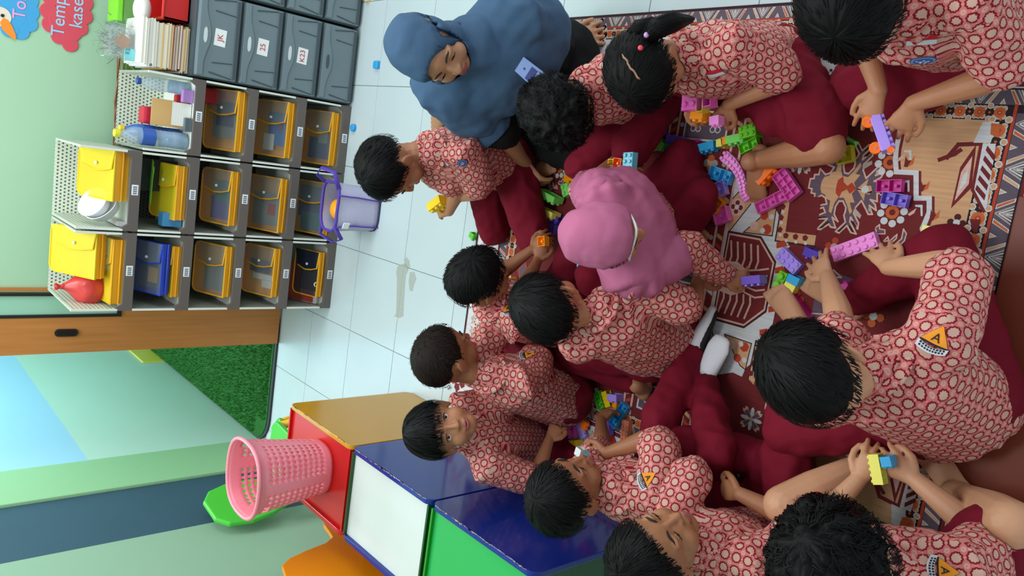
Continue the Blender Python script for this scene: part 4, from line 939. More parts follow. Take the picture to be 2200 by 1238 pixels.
BK = [
# right-hand field of the carpet
('orange', (5,2), (1638,395), (1696,330), 's', 'orange brick lying on its side near the bare foot'),
('pink', (6,2), (1705,350), (1745,297), 's', 'longer pink brick on its side, one of two lying side by side'),
('lightpink', (4,2), (1740,350), (1776,315), 's', 'shorter pale pink brick on its side beside the longer pink one'),
('pink', (4,2), (1677,371), (1712,423), 'd', 'wide pink brick upside down at the end of a pink L', dict(rib=1)),
('pink', (6,2), (1630,450), (1691,418), 'd', 'narrow pink brick upside down forming the stem of a pink L'),
('olive', (2,2), (1802,338), (1836,330), 'd', 'hollow olive yellow brick upside down on the medallion'),
('magenta', (4,2), (1888,401), (1942,400), 'd', 'clear magenta brick upside down right of the medallion'),
('purple', (4,2), (1899,425), (1953,434), 'd', 'purple brick upside down right below the clear magenta one'),
('pale', (3,2), (1985,494), (2022,502), 's', 'pale yellow brick on its side alone near the carpet end'),
('pale', (2,1), (1988,514), (2014,518), 'u', 'small pale yellow brick beside the lone pale yellow one'),
('lightpink', (6,2), (1791,548), (1886,514), 'u', 'long pale pink brick with two rows of studs under a hand'),
('lilac', (4,2), (1677,542), (1717,580), 'u', 'lilac brick with eight studs on the white carpet ground'),
('navy', (2,2), (1738,540), (1768,552), 's', 'dark violet brick at the fingertips of the pointing hand'),
('lime', (2,1), (1670,620), (1687,585), 'u', 'lime brick with two big round studs', dict(big=True, H=0.02)),
('cyan', (2,2), (1700,596), (1724,608), 's', 'small cyan brick touching the lime and pale yellow ones'),
('pale', (2,2), (1692,612), (1713,624), 's', 'pale cream brick next to the lime one with big studs'),
('magenta', (5,2), (1694,636), (1736,690), 'u', 'clear magenta brick with studs between the two bare feet'),
('magenta', (3,2), (1793,628), (1830,614), 'S', 'magenta brick on its side behind the bare ankle'),
# along the skirt hem of the girl with pigtails
('green', (4,2), (1399,291), (1437,318), 's', 'green brick on its side at the far end of the row by the skirt'),
('purple', (2,2), (1437,311), (1470,316), 'd', 'purple brick in the row along the maroon skirt hem'),
('magenta', (3,1), (1468,309), (1502,307), 'u', 'magenta studs peeking out under the skirt hem'),
('cyan', (3,2), (1507,322), (1544,312), 's', 'blue brick on its side by the skirt hem'),
('peach', (3,2), (1484,330), (1506,330), 'u', 'peach brick in front of the blue one', dict(wk=1.9)),
('pale', (2,2), (1549,310), (1560,308), 'S', 'pale yellow brick beside the green ones', dict(wk=1.8)),
('amber', (2,2), (1560,306), (1571,303), 'S', 'mustard brick between pale yellow and green bricks', dict(wk=1.8)),
('mint', (3,2), (1569,304), (1606,296), 's', 'light green brick on its side in front of the studded green one'),
('lime', (3,2), (1600,290), (1636,280), 'u', 'green brick with studs up under the shin', dict(H=0.045)),
('lime', (4,2), (1594,323), (1632,305), 'd', 'green brick upside down below the studded green one'),
('violet', (2,1), (1416,282), (1428,280), 's', 'small mauve brick at the tip of the skirt'),
# left of the bare foot
('cyan', (4,2), (1530,369), (1574,385), 'd', 'bright blue brick upside down on the white carpet ground'),
('lilac', (2,2), (1537,412), (1563,402), 'd', 'hollow lilac brick upside down beside the orange one'),
('amber', (4,2), (1512,409), (1551,449), 'd', 'orange brick upside down near the hem of the sitting girl'),
('pink', (2,2), (1540,470), (1568,458), 'd', 'pink cube brick upside down below the orange one'),
# round the hand of the girl in the pink headscarf
('sky', (3,2), (1355,328), (1352,368), 'u', 'pale blue brick with studs beside the blurred hand', dict(z=0.25)),
('orange', (2,2), (1322,351), (1339,353), 'd', 'orange brick at the far side of the pale blue one', dict(z=0.25)),
('yellow', (1,1), (1312,350), (1322,350), 'd', 'tiny yellow brick next to the orange one', dict(z=0.25)),
('lilac', (3,1), (1311,364), (1336,367), 'u', 'lilac brick with three studs against the pink scarf', dict(z=0.25)),
('lightpink', (1,1), (1331,368), (1349,369), 'u', 'round pink brick against the pink scarf', dict(z=0.25, big=True)),
('orange', (1,1), (1308,306), (1320,314), 'u', 'small orange brick between two hands', dict(z=0.05)),
('lightpink', (2,1), (1359,300), (1371,316), 'u', 'pale pink brick held by the hand beside the ponytail', dict(z=0.06)),
('pale', (1,1), (1362,408), (1374,406), 's', 'tiny cream brick at the cuff of the girl in the pink headscarf', dict(z=0.12)),
# flower toy
('teal', (3,1), (1213,350), (1222,364), 's', 'teal leaf piece at the tip of the flower toy', dict(H=0.01)),
('mint', (2,2), (1219,368), (1234,378), 'u', 'light green piece at the top of the flower toy'),
('amber', (2,2), (1224,386), (1243,382), 's', 'amber brick in the middle of the flower toy'),
('mint', (2,2), (1211,412), (1230,402), 'u', 'light green brick with four studs below the flower toy'),
# beside the adult hand
('mint', (4,2), (1163,412), (1200,432), 's', 'large light green brick under the adult fingers', dict(z=0.035)),
('pale', (4,2), (1160,450), (1195,465), 's', 'lemon yellow brick by the adult fingertips', dict(z=0.03)),
('violet', (2,2), (1166,479), (1181,484), 'd', 'violet brick under the lemon yellow one', dict(wk=1.4)),
('purple', (2,2), (1182,486), (1198,489), 'd', 'blue-violet brick touching the pink headscarf', dict(wk=1.4)),
('navy', (2,2), (1198,462), (1206,480), 's', 'dark violet brick half under the pink headscarf'),
('green', (2,2), (1104,438), (1120,436), 's', 'dark green brick by the knee of the kneeling boy'),
('pink', (4,2), (1113,470), (1135,450), 's', 'pink brick on its side below the dark green one'),
('amber', (2,2), (1160,520), (1175,518), 'd', 'yellow brick held in two small hands', dict(z=0.17)),
('yellow', (3,2), (930,448), (956,428), 's', 'yellow brick held by the kneeling boy', dict(z=0.30, H=0.03)),
('magenta', (4,2), (1206,588), (1240,610), 'd', 'magenta brick beyond the large dark-haired boy', dict(z=0.06)),
('cyan', (2,2), (1244,580), (1262,578), 'u', 'bright cyan brick held up in small fingers', dict(z=0.10, tilt=0.5)),
('lilac', (2,1), (1220,548), (1231,558), 'u', 'tiny lilac brick at the edge of the pink headscarf'),
('yellow', (2,2), (1094,603), (1106,601), 's', 'small yellow brick near the second boy in the row'),
('pink', (1,1), (1077,627), (1086,628), 's', 'tiny pink brick in the lap of the second boy in the row', dict(z=0.06)),
('amber', (2,2), (1080,640), (1098,634), 's', 'mustard brick in the lap of the second boy in the row', dict(z=0.06)),
('navy', (3,2), (1032,540), (1052,546), 'd', 'dark violet brick at the far edge of the carpet'),
('green', (1,1), (1014,504), (1022,510), 's', 'tiny green brick on the tiles by a maroon knee', dict(zb=0.0)),
# held by the brown-haired boy
('green', (2,2), (1047,713), (1067,712), 's', 'green brick joined to a cream one in a small hand', dict(z=0.22)),
('pale', (2,2), (1048,731), (1063,732), 's', 'cream brick joined to a green one in a small hand', dict(z=0.22)),
# pile in front of the navy table
('pink', (2,2), (1245,832), (1260,836), 's', 'pink brick farthest up in the mixed pile'),
('white', (2,2), (1262,838), (1280,842), 's', 'white brick beside the pink ones in the mixed pile'),
('pink', (3,2), (1250,866), (1256,842), 's', 'pink brick with studs right in the mixed pile'),
('violet', (3,2), (1250,888), (1266,868), 's', 'violet brick in the mixed pile'),
('green', (4,2), (1285,842), (1297,878), 'd', 'grass green brick upside down in the mixed pile', dict(zb=0.012)),
('yellow', (4,2), (1302,841), (1312,874), 's', 'yellow brick clipped to the grass green one in the mixed pile', dict(zb=0.012)),
('lilac', (2,2), (1316,852), (1336,855), 's', 'pale lilac brick with studs at the right of the mixed pile'),
('amber', (2,2), (1318,868), (1328,870), 's', 'mustard brick under the pale lilac one in the mixed pile'),
('cyan', (6,2), (1319,914), (1348,870), 'd', 'clear blue long brick in the mixed pile'),
('peach', (6,2), (1348,903), (1342,957), 'u', 'peach brick with two rows of studs next to the maroon knee'),
('olive', (3,2), (1295,893), (1315,893), 's', 'pale olive brick at the fingertips in the mixed pile'),
('purple', (2,2), (1289,917), (1316,917), 'd', 'purple brick in the middle of the mixed pile'),
('red', (2,2), (1292,950), (1316,938), 'd', 'bright red brick by the shirt hem in the mixed pile', dict(H=0.03)),
('red', (3,2), (1221,935), (1221,906), 's', 'red brick at the left of the mixed pile'),
('pink', (4,2), (1234,940), (1233,908), 'd', 'pink brick beside the red one in the mixed pile'),
('lilac', (5,1), (1252,942), (1240,903), 's', 'long lilac brick across the mixed pile', dict(zb=0.02)),
('orange', (2,1), (1252,922), (1258,905), 's', 'orange-red brick lying on the lilac one in the mixed pile', dict(zb=0.02)),
('purple', (2,2), (1214,942), (1226,956), 's', 'blue-violet brick at the near left of the mixed pile'),
('yellow', (2,2), (1230,952), (1248,952), 's', 'square yellow brick at the near left of the mixed pile', dict(zb=0.012)),
('amber', (2,2), (1229,898), (1243,892), 's', 'ochre brick shaded by the striped shirt in the mixed pile'),
# held by others
('purple', (3,2), (1600,604), (1640,600), 's', 'purple brick in the outstretched hand of the girl in the pink headscarf', dict(z=0.06)),
('pale', (5,2), (1880,975), (1892,1040), 's', 'cream long brick held in two hands near the bare knees', dict(z=0.22)),
('cyan', (2,2), (1898,992), (1920,990), 's', 'blue brick joined to the cream one in two hands', dict(z=0.22, wk=1.4)),
('sky', (2,2), (1246,990), (1260,978), 's', 'cyan brick held up to the face in profile', dict(z=0.40)),
('white', (1,1), (1242,968), (1250,974), 's', 'tiny white brick held with the cyan one near the face', dict(z=0.41)),
('pink', (2,2), (1473,215), (1506,211), 'u', 'pink brick at the far end of the stack held by the pigtailed girl', dict(z=0.26, wk=1.3, H=.035)),
('olive', (1,2), (1505,211), (1517,209), 'd', 'thin yellow brick in the middle of the stack held by the pigtailed girl', dict(z=0.26, wk=1.9, H=.035)),
('pink', (1,2), (1517,209), (1534,205), 'd', 'pink brick at the near end of the stack held by the pigtailed girl', dict(z=0.26, wk=1.2, H=.035)),
('amber', (2,2), (1492,248), (1518,250), 's', 'amber brick held below the pink stack', dict(z=0.23)),
('lightpink', (2,2), (1530,262), (1550,258), 's', 'pale pink brick in the right hand of the pigtailed girl', dict(z=0.22)),
]
for e in BK:
    kw = e[6] if len(e) > 6 else {}
    brick(e[0], e[1], e[2], e[3], e[4], e[5], **kw)
wedge('mint', [(1822,292), (1846,306), (1838,318), (1824,310)], 'small light green roof-shaped brick touching the olive one')
# curved pink strip of studs
def curved_strip():
    m = bmat('lightpink'); cl = [(1556,335), (1570,346), (1583,362), (1592,380), (1597,398), (1598,415), (1606,430)]
    pts = [G(x, y, 0.02) for x, y in cl]; c = pts[3]
    t = thing('curved_brick', 'curved pale pink strip of studs partly under the bare foot', 'brick', (c.x, c.y, 0.0065))
    b = B(); n = len(pts); L = []; Rr = []
    for i in range(n):
        d = (pts[min(i+1, n-1)]-pts[max(i-1, 0)]).normalized(); s = Vector((-d.y, d.x, 0)); w = 0.017*(1-0.45*i/(n-1)); L.append(pts[i]+s*w); Rr.append(pts[i]-s*w)
    out = L+Rr[::-1]; b.prism([Vector((p.x, p.y, 0.0065)) for p in out], (0, 0, 0.017)); b.build('strip', m, t)
    sm = stud_mesh(0.0055, 0.006, m)
    for i in range(13):
        f = i/13*(n-1); k = int(f); u = f-k
        for s in (0.25, 0.75):
            a = L[k].lerp(L[k+1], u); q = Rr[k].lerp(Rr[k+1], u); p = a.lerp(q, s)
            so = bpy.data.objects.new('stud', sm); COL.objects.link(so); so.parent = t; so.location = Vector((p.x, p.y, 0.0235))-ORGN[t.name]
curved_strip()
# toy car
cz = 0.235
t = thing('toy_car', 'lilac brick toy car with orange wheels held in two hands', 'toy car', G(1890, 290, cz))
a = G(1880, 250, cz); b_ = G(1906, 325, cz); d = (b_-a).normalized(); s = Vector((-d.y, d.x, 0)); L = (b_-a).length
tp = (CC-a).normalized(); s2 = (tp - tp.dot(d)*d).normalized(); nrm = d.cross(s2)
b = B(); w, hh = 0.030, 0.022
vs = [a+d*(L*i)+nrm*(j*hh/2)+s2*(k*w/2) for i in (0, 1) for j in (-1, 1) for k in (-1, 1)]
b.add(vs, [(0, 1, 3, 2), (4, 6, 7, 5), (0, 4, 5, 1), (2, 3, 7, 6), (0, 2, 6, 4), (1, 5, 7, 3)])
b.build('chassis', bmat('lilac'), t, bevel=0.0015)
right = nrm if (nrm.dot(_U) < 0) else -nrm   # studs face the lower side (image right)
sb = []
for i in range(6):
    for k in (-1, 1):
        q = B(); q.lathe(a+d*(L*(i+.5)/6)+right*(hh/2)+s2*(k*w*0.25), [(0.0052, -0.001), (0.0052, 0.006), (0.0044, 0.007)], 10, right); q.build('stud', bmat('lilac'), t)
for (x, y, r, nm) in ((1866, 262, 0.0135, 'wheel'), (1881, 318, 0.0135, 'wheel'), (1914, 322, 0.008, 'wheel')):
    c = G(x, y, cz+0.012)
    q = B(); q.lathe(c-tp*0.006, [(r*0.9, 0), (r, 0.002), (r, 0.010), (r*0.85, 0.0125), (r*0.35, 0.0115)], 24, tp); wo = q.build(nm, bmat('orange'), t, smooth=False)
    q = B(); q.lathe(c+tp*0.0052, [(r*0.22, 0), (r*0.22, 0.0025)], 10, tp); q.build('axle', mat('axle_pink', (225, 120, 150), 0.4), wo)
# ================================================================== people
def ring_mat():                    # batik: scalloped maroon rings with pale centres on salmon, small dots between
    m = bpy.data.materials.new('batik_cotton'); m.use_nodes = True; k = NT(m)
    uv = k.n('ShaderNodeUVMap'); sp = k.n('ShaderNodeSeparateXYZ'); k.t.links.new(uv.outputs[0], sp.inputs[0])
    X = k.m('MULTIPLY', sp.outputs[0], 1/0.0285); Y = k.m('MULTIPLY', sp.outputs[1], 1/0.0285)
    def cell(ax, ay, off):
        fx = k.m('SUBTRACT', k.m('FRACT', k.m('ADD', ax, off)), 0.5); fy = k.m('SUBTRACT', k.m('FRACT', k.m('ADD', ay, off)), 0.5)
        r = k.m('SQRT', k.m('ADD', k.m('MULTIPLY', fx, fx), k.m('MULTIPLY', fy, fy)))
        return fx, fy, r
    fx, fy, r = cell(X, Y, 0.0); th = k.m('ARCTAN2', fy, fx)
    wob = k.m('MULTIPLY', k.m('COSINE', k.m('MULTIPLY', th, 10)), 0.022)
    rr = k.m('ADD', r, wob)
    _, _, r2 = cell(X, Y, 0.5)
    c = k.mix(k.band(r2, 0.0, 0.17, 0.04), rgb((200, 118, 112)), rgb((222, 160, 150)))
    lat = k.m('MAXIMUM', k.band(fx, 0, 0.035, 0.02), k.band(fy, 0, 0.035, 0.02))
    c = k.mix(k.m('MULTIPLY', lat, 0.55), c, rgb((236, 172, 166)))
    c = k.mix(k.band(r2, 0.0, 0.085, 0.02), c, rgb((186, 150, 138)))
    c = k.mix(k.band(rr, 0.0, 0.30, 0.02), c, rgb((203, 166, 150)))
    c = k.mix(k.band(rr, 0.36, 0.062, 0.018), c, rgb((134, 12, 36)))
    k.t.links.new(c, k.b.inputs['Base Color']); k.b.inputs['Roughness'].default_value = 0.8
    k.b.inputs['Specular IOR Level'].default_value = 0.25
    return m
m_batik = ring_mat()
m_maroon = mat('maroon_cloth', (112, 14, 36), 0.85, 0.2, bump=0.15, bscale=300, var=0.08)
m_hair = mat('black_hair', (8, 8, 9), 0.55, 0.14); m_hairb = mat('brown_black_hair', (26, 17, 13), 0.6, 0.14)
m_blackc = mat('black_cloth', (16, 18, 20), 0.8, 0.2, bump=0.15, bscale=200)
m_hij = mat('slate_blue_scarf', (62, 92, 122), 0.75, 0.25, bump=0.1, bscale=200); m_hijp = mat('pink_scarf', (178, 100, 134), 0.8, 0.25, bump=0.1, bscale=200)
m_eye = mat('eye_white', (222, 218, 210), 0.2); m_iris = mat('dark_iris', (26, 16, 12), 0.12); m_lip = mat('lips', (150, 78, 72), 0.45); m_brow = mat('brow_hair', (22, 18, 18), 0.8)
m_sock = mat('white_sock', (222, 228, 234), 0.9, 0.2, bump=0.2, bscale=300); m_sole = mat('black_sole', (22, 24, 28), 0.7)
def skin(i, c): return mat('skin_%d' % i, c, 0.5, 0.4, sss=0.12, var=0.05, bscale=18)
def etube(b, pts, rl, rd, lat, seg=14, cap=True):   # elliptical tube: rl along lat, rd across
    pts = [Vector(p) for p in pts]; n = len(pts)
    rl = [rl]*n if isinstance(rl, (int, float)) else list(rl); rd = [rd]*n if isinstance(rd, (int, float)) else list(rd)
    if cap:                        # rounded ends
        t0 = (pts[1]-pts[0]).normalized(); t1 = (pts[-1]-pts[-2]).normalized()
        pre = []; post = []
        for a in (0.25, 0.6, 0.87):
            pre.append((pts[0]-t0*min(rl[0], rd[0])*math.cos(math.asin(a)), rl[0]*a, rd[0]*a)); post.append((pts[-1]+t1*min(rl[-1], rd[-1])*math.cos(math.asin(a)), rl[-1]*a, rd[-1]*a))
        pts = [p[0] for p in pre]+pts+[p[0] for p in post[::-1]]; rl = [p[1] for p in pre]+rl+[p[1] for p in post[::-1]]; rd = [p[2] for p in pre]+rd+[p[2] for p in post[::-1]]
        n = len(pts)
    vs = []
    for i in range(n):
        t = (pts[min(i+1, n-1)]-pts[max(i-1, 0)]).normalized(); l = lat(i) if callable(lat) else lat
        a = (l-t*l.dot(t))
        a = a.normalized() if a.length > 1e-4 else t.orthogonal().normalized()
        c = a.cross(t)
        for j in range(seg):
            th = 2*PI*j/seg; vs.append(pts[i]+a*rl[i]*math.cos(th)+c*rd[i]*math.sin(th))
    fs = [(i*seg+j, (i+1)*seg+j, (i+1)*seg+(j+1) % seg, i*seg+(j+1) % seg) for i in range(n-1) for j in range(seg)]
    fs += [tuple(range(seg)), tuple((n-1)*seg+j for j in range(seg-1, -1, -1))]
    b.add(vs, fs)
def rtube(b, pts, r, seg=12): etube(b, pts, r, r, Vector((0.31, 0.87, 0.37)).normalized(), seg)
def remesh(b, voxel, smooth=4, fac=0.5, dec=None):
    me = bpy.data.meshes.new('tmp'); me.from_pydata(b.v, [], b.f)
    bm = bmesh.new(); bm.from_mesh(me); bmesh.ops.recalc_face_normals(bm, faces=bm.faces); bm.to_mesh(me); bm.free()
    o = bpy.data.objects.new('tmp', me); COL.objects.link(o)
    r = o.modifiers.new('r', 'REMESH'); r.mode = 'VOXEL'; r.voxel_size = voxel
    if smooth: s = o.modifiers.new('s', 'SMOOTH'); s.factor = fac; s.iterations = smooth
    if dec: q = o.modifiers.new('d', 'DECIMATE'); q.ratio = dec
    dg = bpy.context.evaluated_depsgraph_get(); out = bpy.data.meshes.new_from_object(o.evaluated_get(dg))
    bpy.data.objects.remove(o); bpy.data.meshes.remove(me)
    return out
def emit(me, name, m, parent=None, org=None):
    o = bpy.data.objects.new(name, me); me.name = name; link(o, parent, org); og = ORGN[o.name]
    n = len(me.vertices); co = np.empty(n*3, np.float32); me.vertices.foreach_get('co', co); co = co.reshape(-1, 3)-np.array(og, np.float32); me.vertices.foreach_set('co', co.ravel())
    me.materials.clear(); me.materials.append(m); me.polygons.foreach_set('use_smooth', [True]*len(me.polygons)); me.update(); return o
def wrinkle(me, amp, sc, ax, seed, floor_z=None):   # cloth folds: long soft ridges running along ax
    me.update(); off = Vector((seed*3.7, seed*1.3, seed*2.9)); ax = ax.normalized()
    n = len(me.vertices); co = np.empty(n*3, np.float32); me.vertices.foreach_get('co', co); no = np.empty(n*3, np.float32); me.vertex_normals.foreach_get('vector', no)
    co = co.reshape(-1, 3); no = no.reshape(-1, 3); dd = np.empty(n, np.float32)
    for i in range(n):
        p = Vector(co[i]); q = p-ax*(p.dot(ax)*0.65)
        dd[i] = amp*((1-abs(noise.noise(q*sc+off))*2.4)*0.75+noise.noise(p*sc*2.3+off)*0.45-0.25)
    co += no*dd[:, None]
    if floor_z is not None: co[:, 2] = np.maximum(co[:, 2], floor_z+0.0005)
    me.vertices.foreach_set('co', co.ravel()); me.update()
from mathutils.bvhtree import BVHTree
def push_out(me, trees, eps, reach=0.045):   # keep a garment outside what it covers
    n = len(me.vertices); co = np.empty(n*3, np.float32); me.vertices.foreach_get('co', co); co = co.reshape(-1, 3)
    for t in trees:
        for i in range(n):
            p = Vector(co[i]); r = t.find_nearest(p, reach)
            if r[0] is not None and (p-r[0]).dot(r[1]) < eps: co[i] = r[0]+r[1]*eps
    me.vertices.foreach_set('co', co.ravel()); me.update()
def tree_near(me, segs, r):
    n = len(me.vertices); co = np.empty(n*3, np.float32); me.vertices.foreach_get('co', co); co = co.reshape(-1, 3)
    fc = [tuple(p.vertices) for p in me.polygons]; cen = np.array([co[list(f)].mean(0) for f in fc], np.float32); keep = np.zeros(len(fc), bool)
    for a, b in segs:
        a = np.array(a, np.float32); d = np.array(b, np.float32)-a; t = np.clip(((cen-a)@d)/(d@d), 0, 1); keep |= np.linalg.norm(cen-a-np.outer(t, d), axis=1) < r
    return BVHTree.FromPolygons([Vector(c) for c in co], [f for f, k in zip(fc, keep) if k])
def tree_of(me): return BVHTree.FromPolygons([v.co.copy() for v in me.vertices], [tuple(p.vertices) for p in me.polygons])
def ik(a, tgt, l1, l2, hint):
    d = tgt-a; L = d.length; s = 1.0
    if L > (l1+l2)*0.99: s = min(L/((l1+l2)*0.99), 1.15)
    l1 *= s; l2 *= s
    if L > (l1+l2)*0.99: d = d*((l1+l2)*0.99/L); L = d.length
    L = max(L, abs(l1-l2)+0.01); u = d.normalized()
    x = (l1*l1-l2*l2+L*L)/(2*L); h = math.sqrt(max(0, l1*l1-x*x))
    w = (hint-a); w = w-u*w.dot(u)
    w = w.normalized() if w.length > 1e-4 else u.orthogonal().normalized()
    return a+u*x+w*h, a+u*L
def hand(b, w, fdir, pn, side, s, curl=0.5, spread=0.24):
    """w wrist, fdir finger direction, pn palm normal (towards the palm side), side +1: thumb on the +cross side"""
    y = fdir.normalized(); z = pn-y*pn.dot(y); z = z.normalized() if z.length > 1e-3 else y.orthogonal().normalized(); x = y.cross(z)*side
    P = lambda u, v, q: w+x*(u*s)+y*(v*s)-z*(q*s)
    etube(b, [P(0, 0, 0), P(0.001, 0.018, 0), P(0, 0.038, 0), P(0, 0.05, 0)], [0.0165*s, 0.021*s, 0.0255*s, 0.023*s], [0.013*s, 0.012*s, 0.011*s, 0.0095*s], x, 12)
    for i, (u, L) in enumerate(((0.0200, .044), (0.0068, .049), (-0.0066, .045), (-0.0192, .036))):
        base = P(u, 0.045, 0); a = (u/0.0200)*spread; pts = [P(u*0.8, 0.03, 0), base]; ang = 0.15+0.1*i*curl; p = base
        for seg, fr in enumerate((.42, .32, .26)):
            ang += curl*(0.55, 0.75, 0.6)[seg]
            dd = (y*math.cos(ang)+z*math.sin(ang))*math.cos(a)+x*math.sin(a)
            p = p+dd*(L*fr*s); pts.append(p)
        rtube(b, pts, [0.0068*s, 0.0066*s, 0.0061*s, 0.0058*s, 0.0053*s], 9)
    tb = P(0.017, 0.012, 0); d1 = (x*0.72+y*0.62+z*0.3*curl).normalized(); d2 = (x*0.25+y*0.85+z*(0.55*curl)).normalized(); d3 = (x*(0.1-0.4*curl)+y*0.85+z*(0.5*curl)).normalized()
    p1 = tb+d1*0.022*s; p2 = p1+d2*0.019*s; p3 = p2+d3*0.015*s
    rtube(b, [tb, p1, p2, p3], [0.0105*s, 0.0085*s, 0.0075*s, 0.0062*s], 9)
def foot(b, a, toe, s, up=None, infl=0.0, toes=True):
    d = (toe-a); d = d.normalized(); up = up or Vector((0, 0, 1)); u = (up-d*up.dot(d)).normalized(); l = d.cross(u)
    q = lambda f, h: a+d*(f*s)+u*(h*s)
    i = infl
    etube(b, [q(0, 0.03), q(0, 0), q(-0.004, -0.012)], [0.026*s+i, 0.027*s+i, 0.026*s+i], [0.027*s+i, 0.03*s+i, 0.03*s+i], l)
    etube(b, [q(-0.025, -0.016), q(0.02, -0.004), q(0.06, -0.012), q(0.10, -0.02)], [0.024*s+i, 0.027*s+i, 0.031*s+i, 0.034*s+i], [0.02*s+i, 0.025*s+i, 0.019*s+i, 0.0135*s+i], l)
    if toes:
        sd = 1
        for k in range(5):
            w = (k-2)*0.0125; L = (0.030, 0.030, 0.027, 0.023, 0.018)[k]; r = (0.0095, 0.0072, 0.0068, 0.0064, 0.006)[k]
            o = a+d*(0.105*s)+l*(w*s)-u*(0.022*s); rtube(b, [o-d*0.015*s, o, o+d*L*0.6*s-u*0.002*s, o+d*L*s*0.85-u*0.003*s], [r*s, r*s, r*s, r*0.9*s], 8)
    else: etube(b, [q(0.10, -0.02), q(0.125, -0.023)], [0.034*s+i, 0.026*s+i], [0.0135*s+i, 0.010*s+i], l)
def head_prims(b, P, M, s, ears=True):
    def ball(c, r, rot=None): b.ball(P(*c), tuple(x*s for x in r), 16, 12, M @ rot if rot else M)
    ball((0, -.008, .012), (.0745, .092, .087)); ball((0, .024, -.036), (.060, .062, .070)); ball((0, .047, -.082), (.032, .032, .026))
    for sx in (-1, 1):
        ball((sx*.031, .050, -.044), (.029, .029, .03)); ball((sx*.030, .066, .008), (.022, .016, .008))
        if ears: ball((sx*.074, -.006, -.020), (.0085, .020, .029), Matrix.Rotation(sx*0.35, 3, 'Z'))
        if ears: ball((sx*.079, -.010, -.014), (.006, .018, .022), Matrix.Rotation(sx*0.5, 3, 'Z'))
        ball((sx*.009, .086, -.036), (.0075, .009, .0065)); ball((sx*.030, .066, -.0035), (.0165, .012, .0085))
    rtube(b, [P(0, .078, .004), P(0, .087, -.018), P(0, .094, -.034)], [.0065*s, .0075*s, .0095*s], 10)
    ball((0, .077, -.060), (.020, .013, .0055)); ball((0, .0755, -.070), (.016, .012, .0055))
def hair_cap(P, D, M, s, m, parent, style, seed):
    rnd = random.Random(seed); th_pts = {'boy': [(0, 60), (35, 66), (58, 82), (76, 104), (88, 92), (104, 88), (122, 112), (150, 126), (180, 132)], 'fringe': [(0, 78), (35, 80), (58, 86), (76, 104), (88, 92), (104, 88), (122, 114), (150, 124), (180, 126)],
        'girl': [(0, 58), (35, 64), (58, 80), (76, 100), (88, 96), (104, 100), (122, 122), (150, 132), (180, 134)]}[style if style in ('boy', 'fringe', 'girl') else 'boy']
    def tmax(ph):
        a = abs((math.degrees(ph)+180) % 360-180)
        for (p0, t0), (p1, t1) in zip(th_pts, th_pts[1:]):
            if a <= p1: return math.radians(t0+(t1-t0)*(a-p0)/(p1-p0))
        return math.radians(th_pts[-1][1])
    def surf(ph, t, off):
        d = Vector((math.sin(t)*math.sin(ph), math.sin(t)*math.cos(ph), math.cos(t)))
        r = 1/math.sqrt((d.x/.0745)**2+(d.y/.092)**2+(d.z/.087)**2)
        q = Vector((0, -.008, .012))+d*(r+off); return P(*q)
    th0 = {'boy': .013, 'fringe': .016, 'girl': .008, 'buzz': .006, 'curly': .022}.get(style, .013)
    b = B(); NP, NTH = 72, 22; top = len(b.v)
    ph0 = rnd.uniform(0, 6)
    for i in range(1, NTH+1):
        for j in range(NP):
            ph = 2*PI*j/NP; f = i/NTH; t = tmax(ph)*f*(1+0.025*math.sin(ph*17+ph0)+0.02*math.sin(ph*31))
            o = th0*(1-max(0, (f-0.72)/0.28)**2*0.9)
            nn = noise.noise(Vector((math.cos(ph)*7+seed, math.sin(ph)*7, f*1.6)))*0.25
            if style == 'curly': nn = noise.noise(Vector((math.sin(t)*math.cos(ph), math.sin(t)*math.sin(ph), math.cos(t)))*5.5+Vector((seed, 0, 0)))*0.8
            o *= 1+nn+0.05*math.sin(ph*36+3*f)
            b.v.append(surf(ph, t, o))
    b.v.append(surf(0, 0, th0)); c = len(b.v)-1
    b.f = [(c, j, (j+1) % NP) for j in range(NP)] + [(i*NP+j, (i+1)*NP+j, (i+1)*NP+(j+1) % NP, i*NP+(j+1) % NP) for i in range(NTH-1) for j in range(NP)]
    b.c = [None]*len(b.f)
    # strands combed away from the crown whorl
    ns = {'buzz': 500, 'curly': 1500}.get(style, 1000)
    for _ in range(ns):
        ph = rnd.uniform(0, 2*PI); f = math.sqrt(rnd.random())*1.0; t = tmax(ph)*f*0.97
        L = {'buzz': .012, 'curly': .03, 'fringe': .04}.get(style, .026)*rnd.uniform(.6, 1.2); dt = L/.09/3; dp = rnd.uniform(-.25, .25)*L/.09
        w = 0.0011*s; pts = []
        for q in range(4):
            lift = th0*(0.95+0.15*rnd.random())+(.0015*q if style != 'curly' else .004*q*math.sin(q*2+ph*9)+.003)
            tq = min(t+dt*q, tmax(ph)*(1.16 if style == 'fringe' else 1.04)+.004*q); pts.append(surf(ph+dp*q/3+(0.12*math.sin(q*2.2+ph*20) if style == 'curly' else 0), tq, lift*(1 if t+dt*q < tmax(ph) else .8)))
        sd = (pts[-1]-pts[0]).cross(pts[0]-P(0, 0, 0))
        if sd.length < 1e-7: continue
        sd = sd.normalized()*w; k = len(b.v)
        for q, p in enumerate(pts): ww = (1, 1, .8, .15)[q]; b.v += [p+sd*ww, p-sd*ww]
        b.f += [(k+2*q, k+2*q+1, k+2*q+3, k+2*q+2) for q in range(3)]; b.c += [None]*3
    return b.build('hair', m, parent, smooth=True)
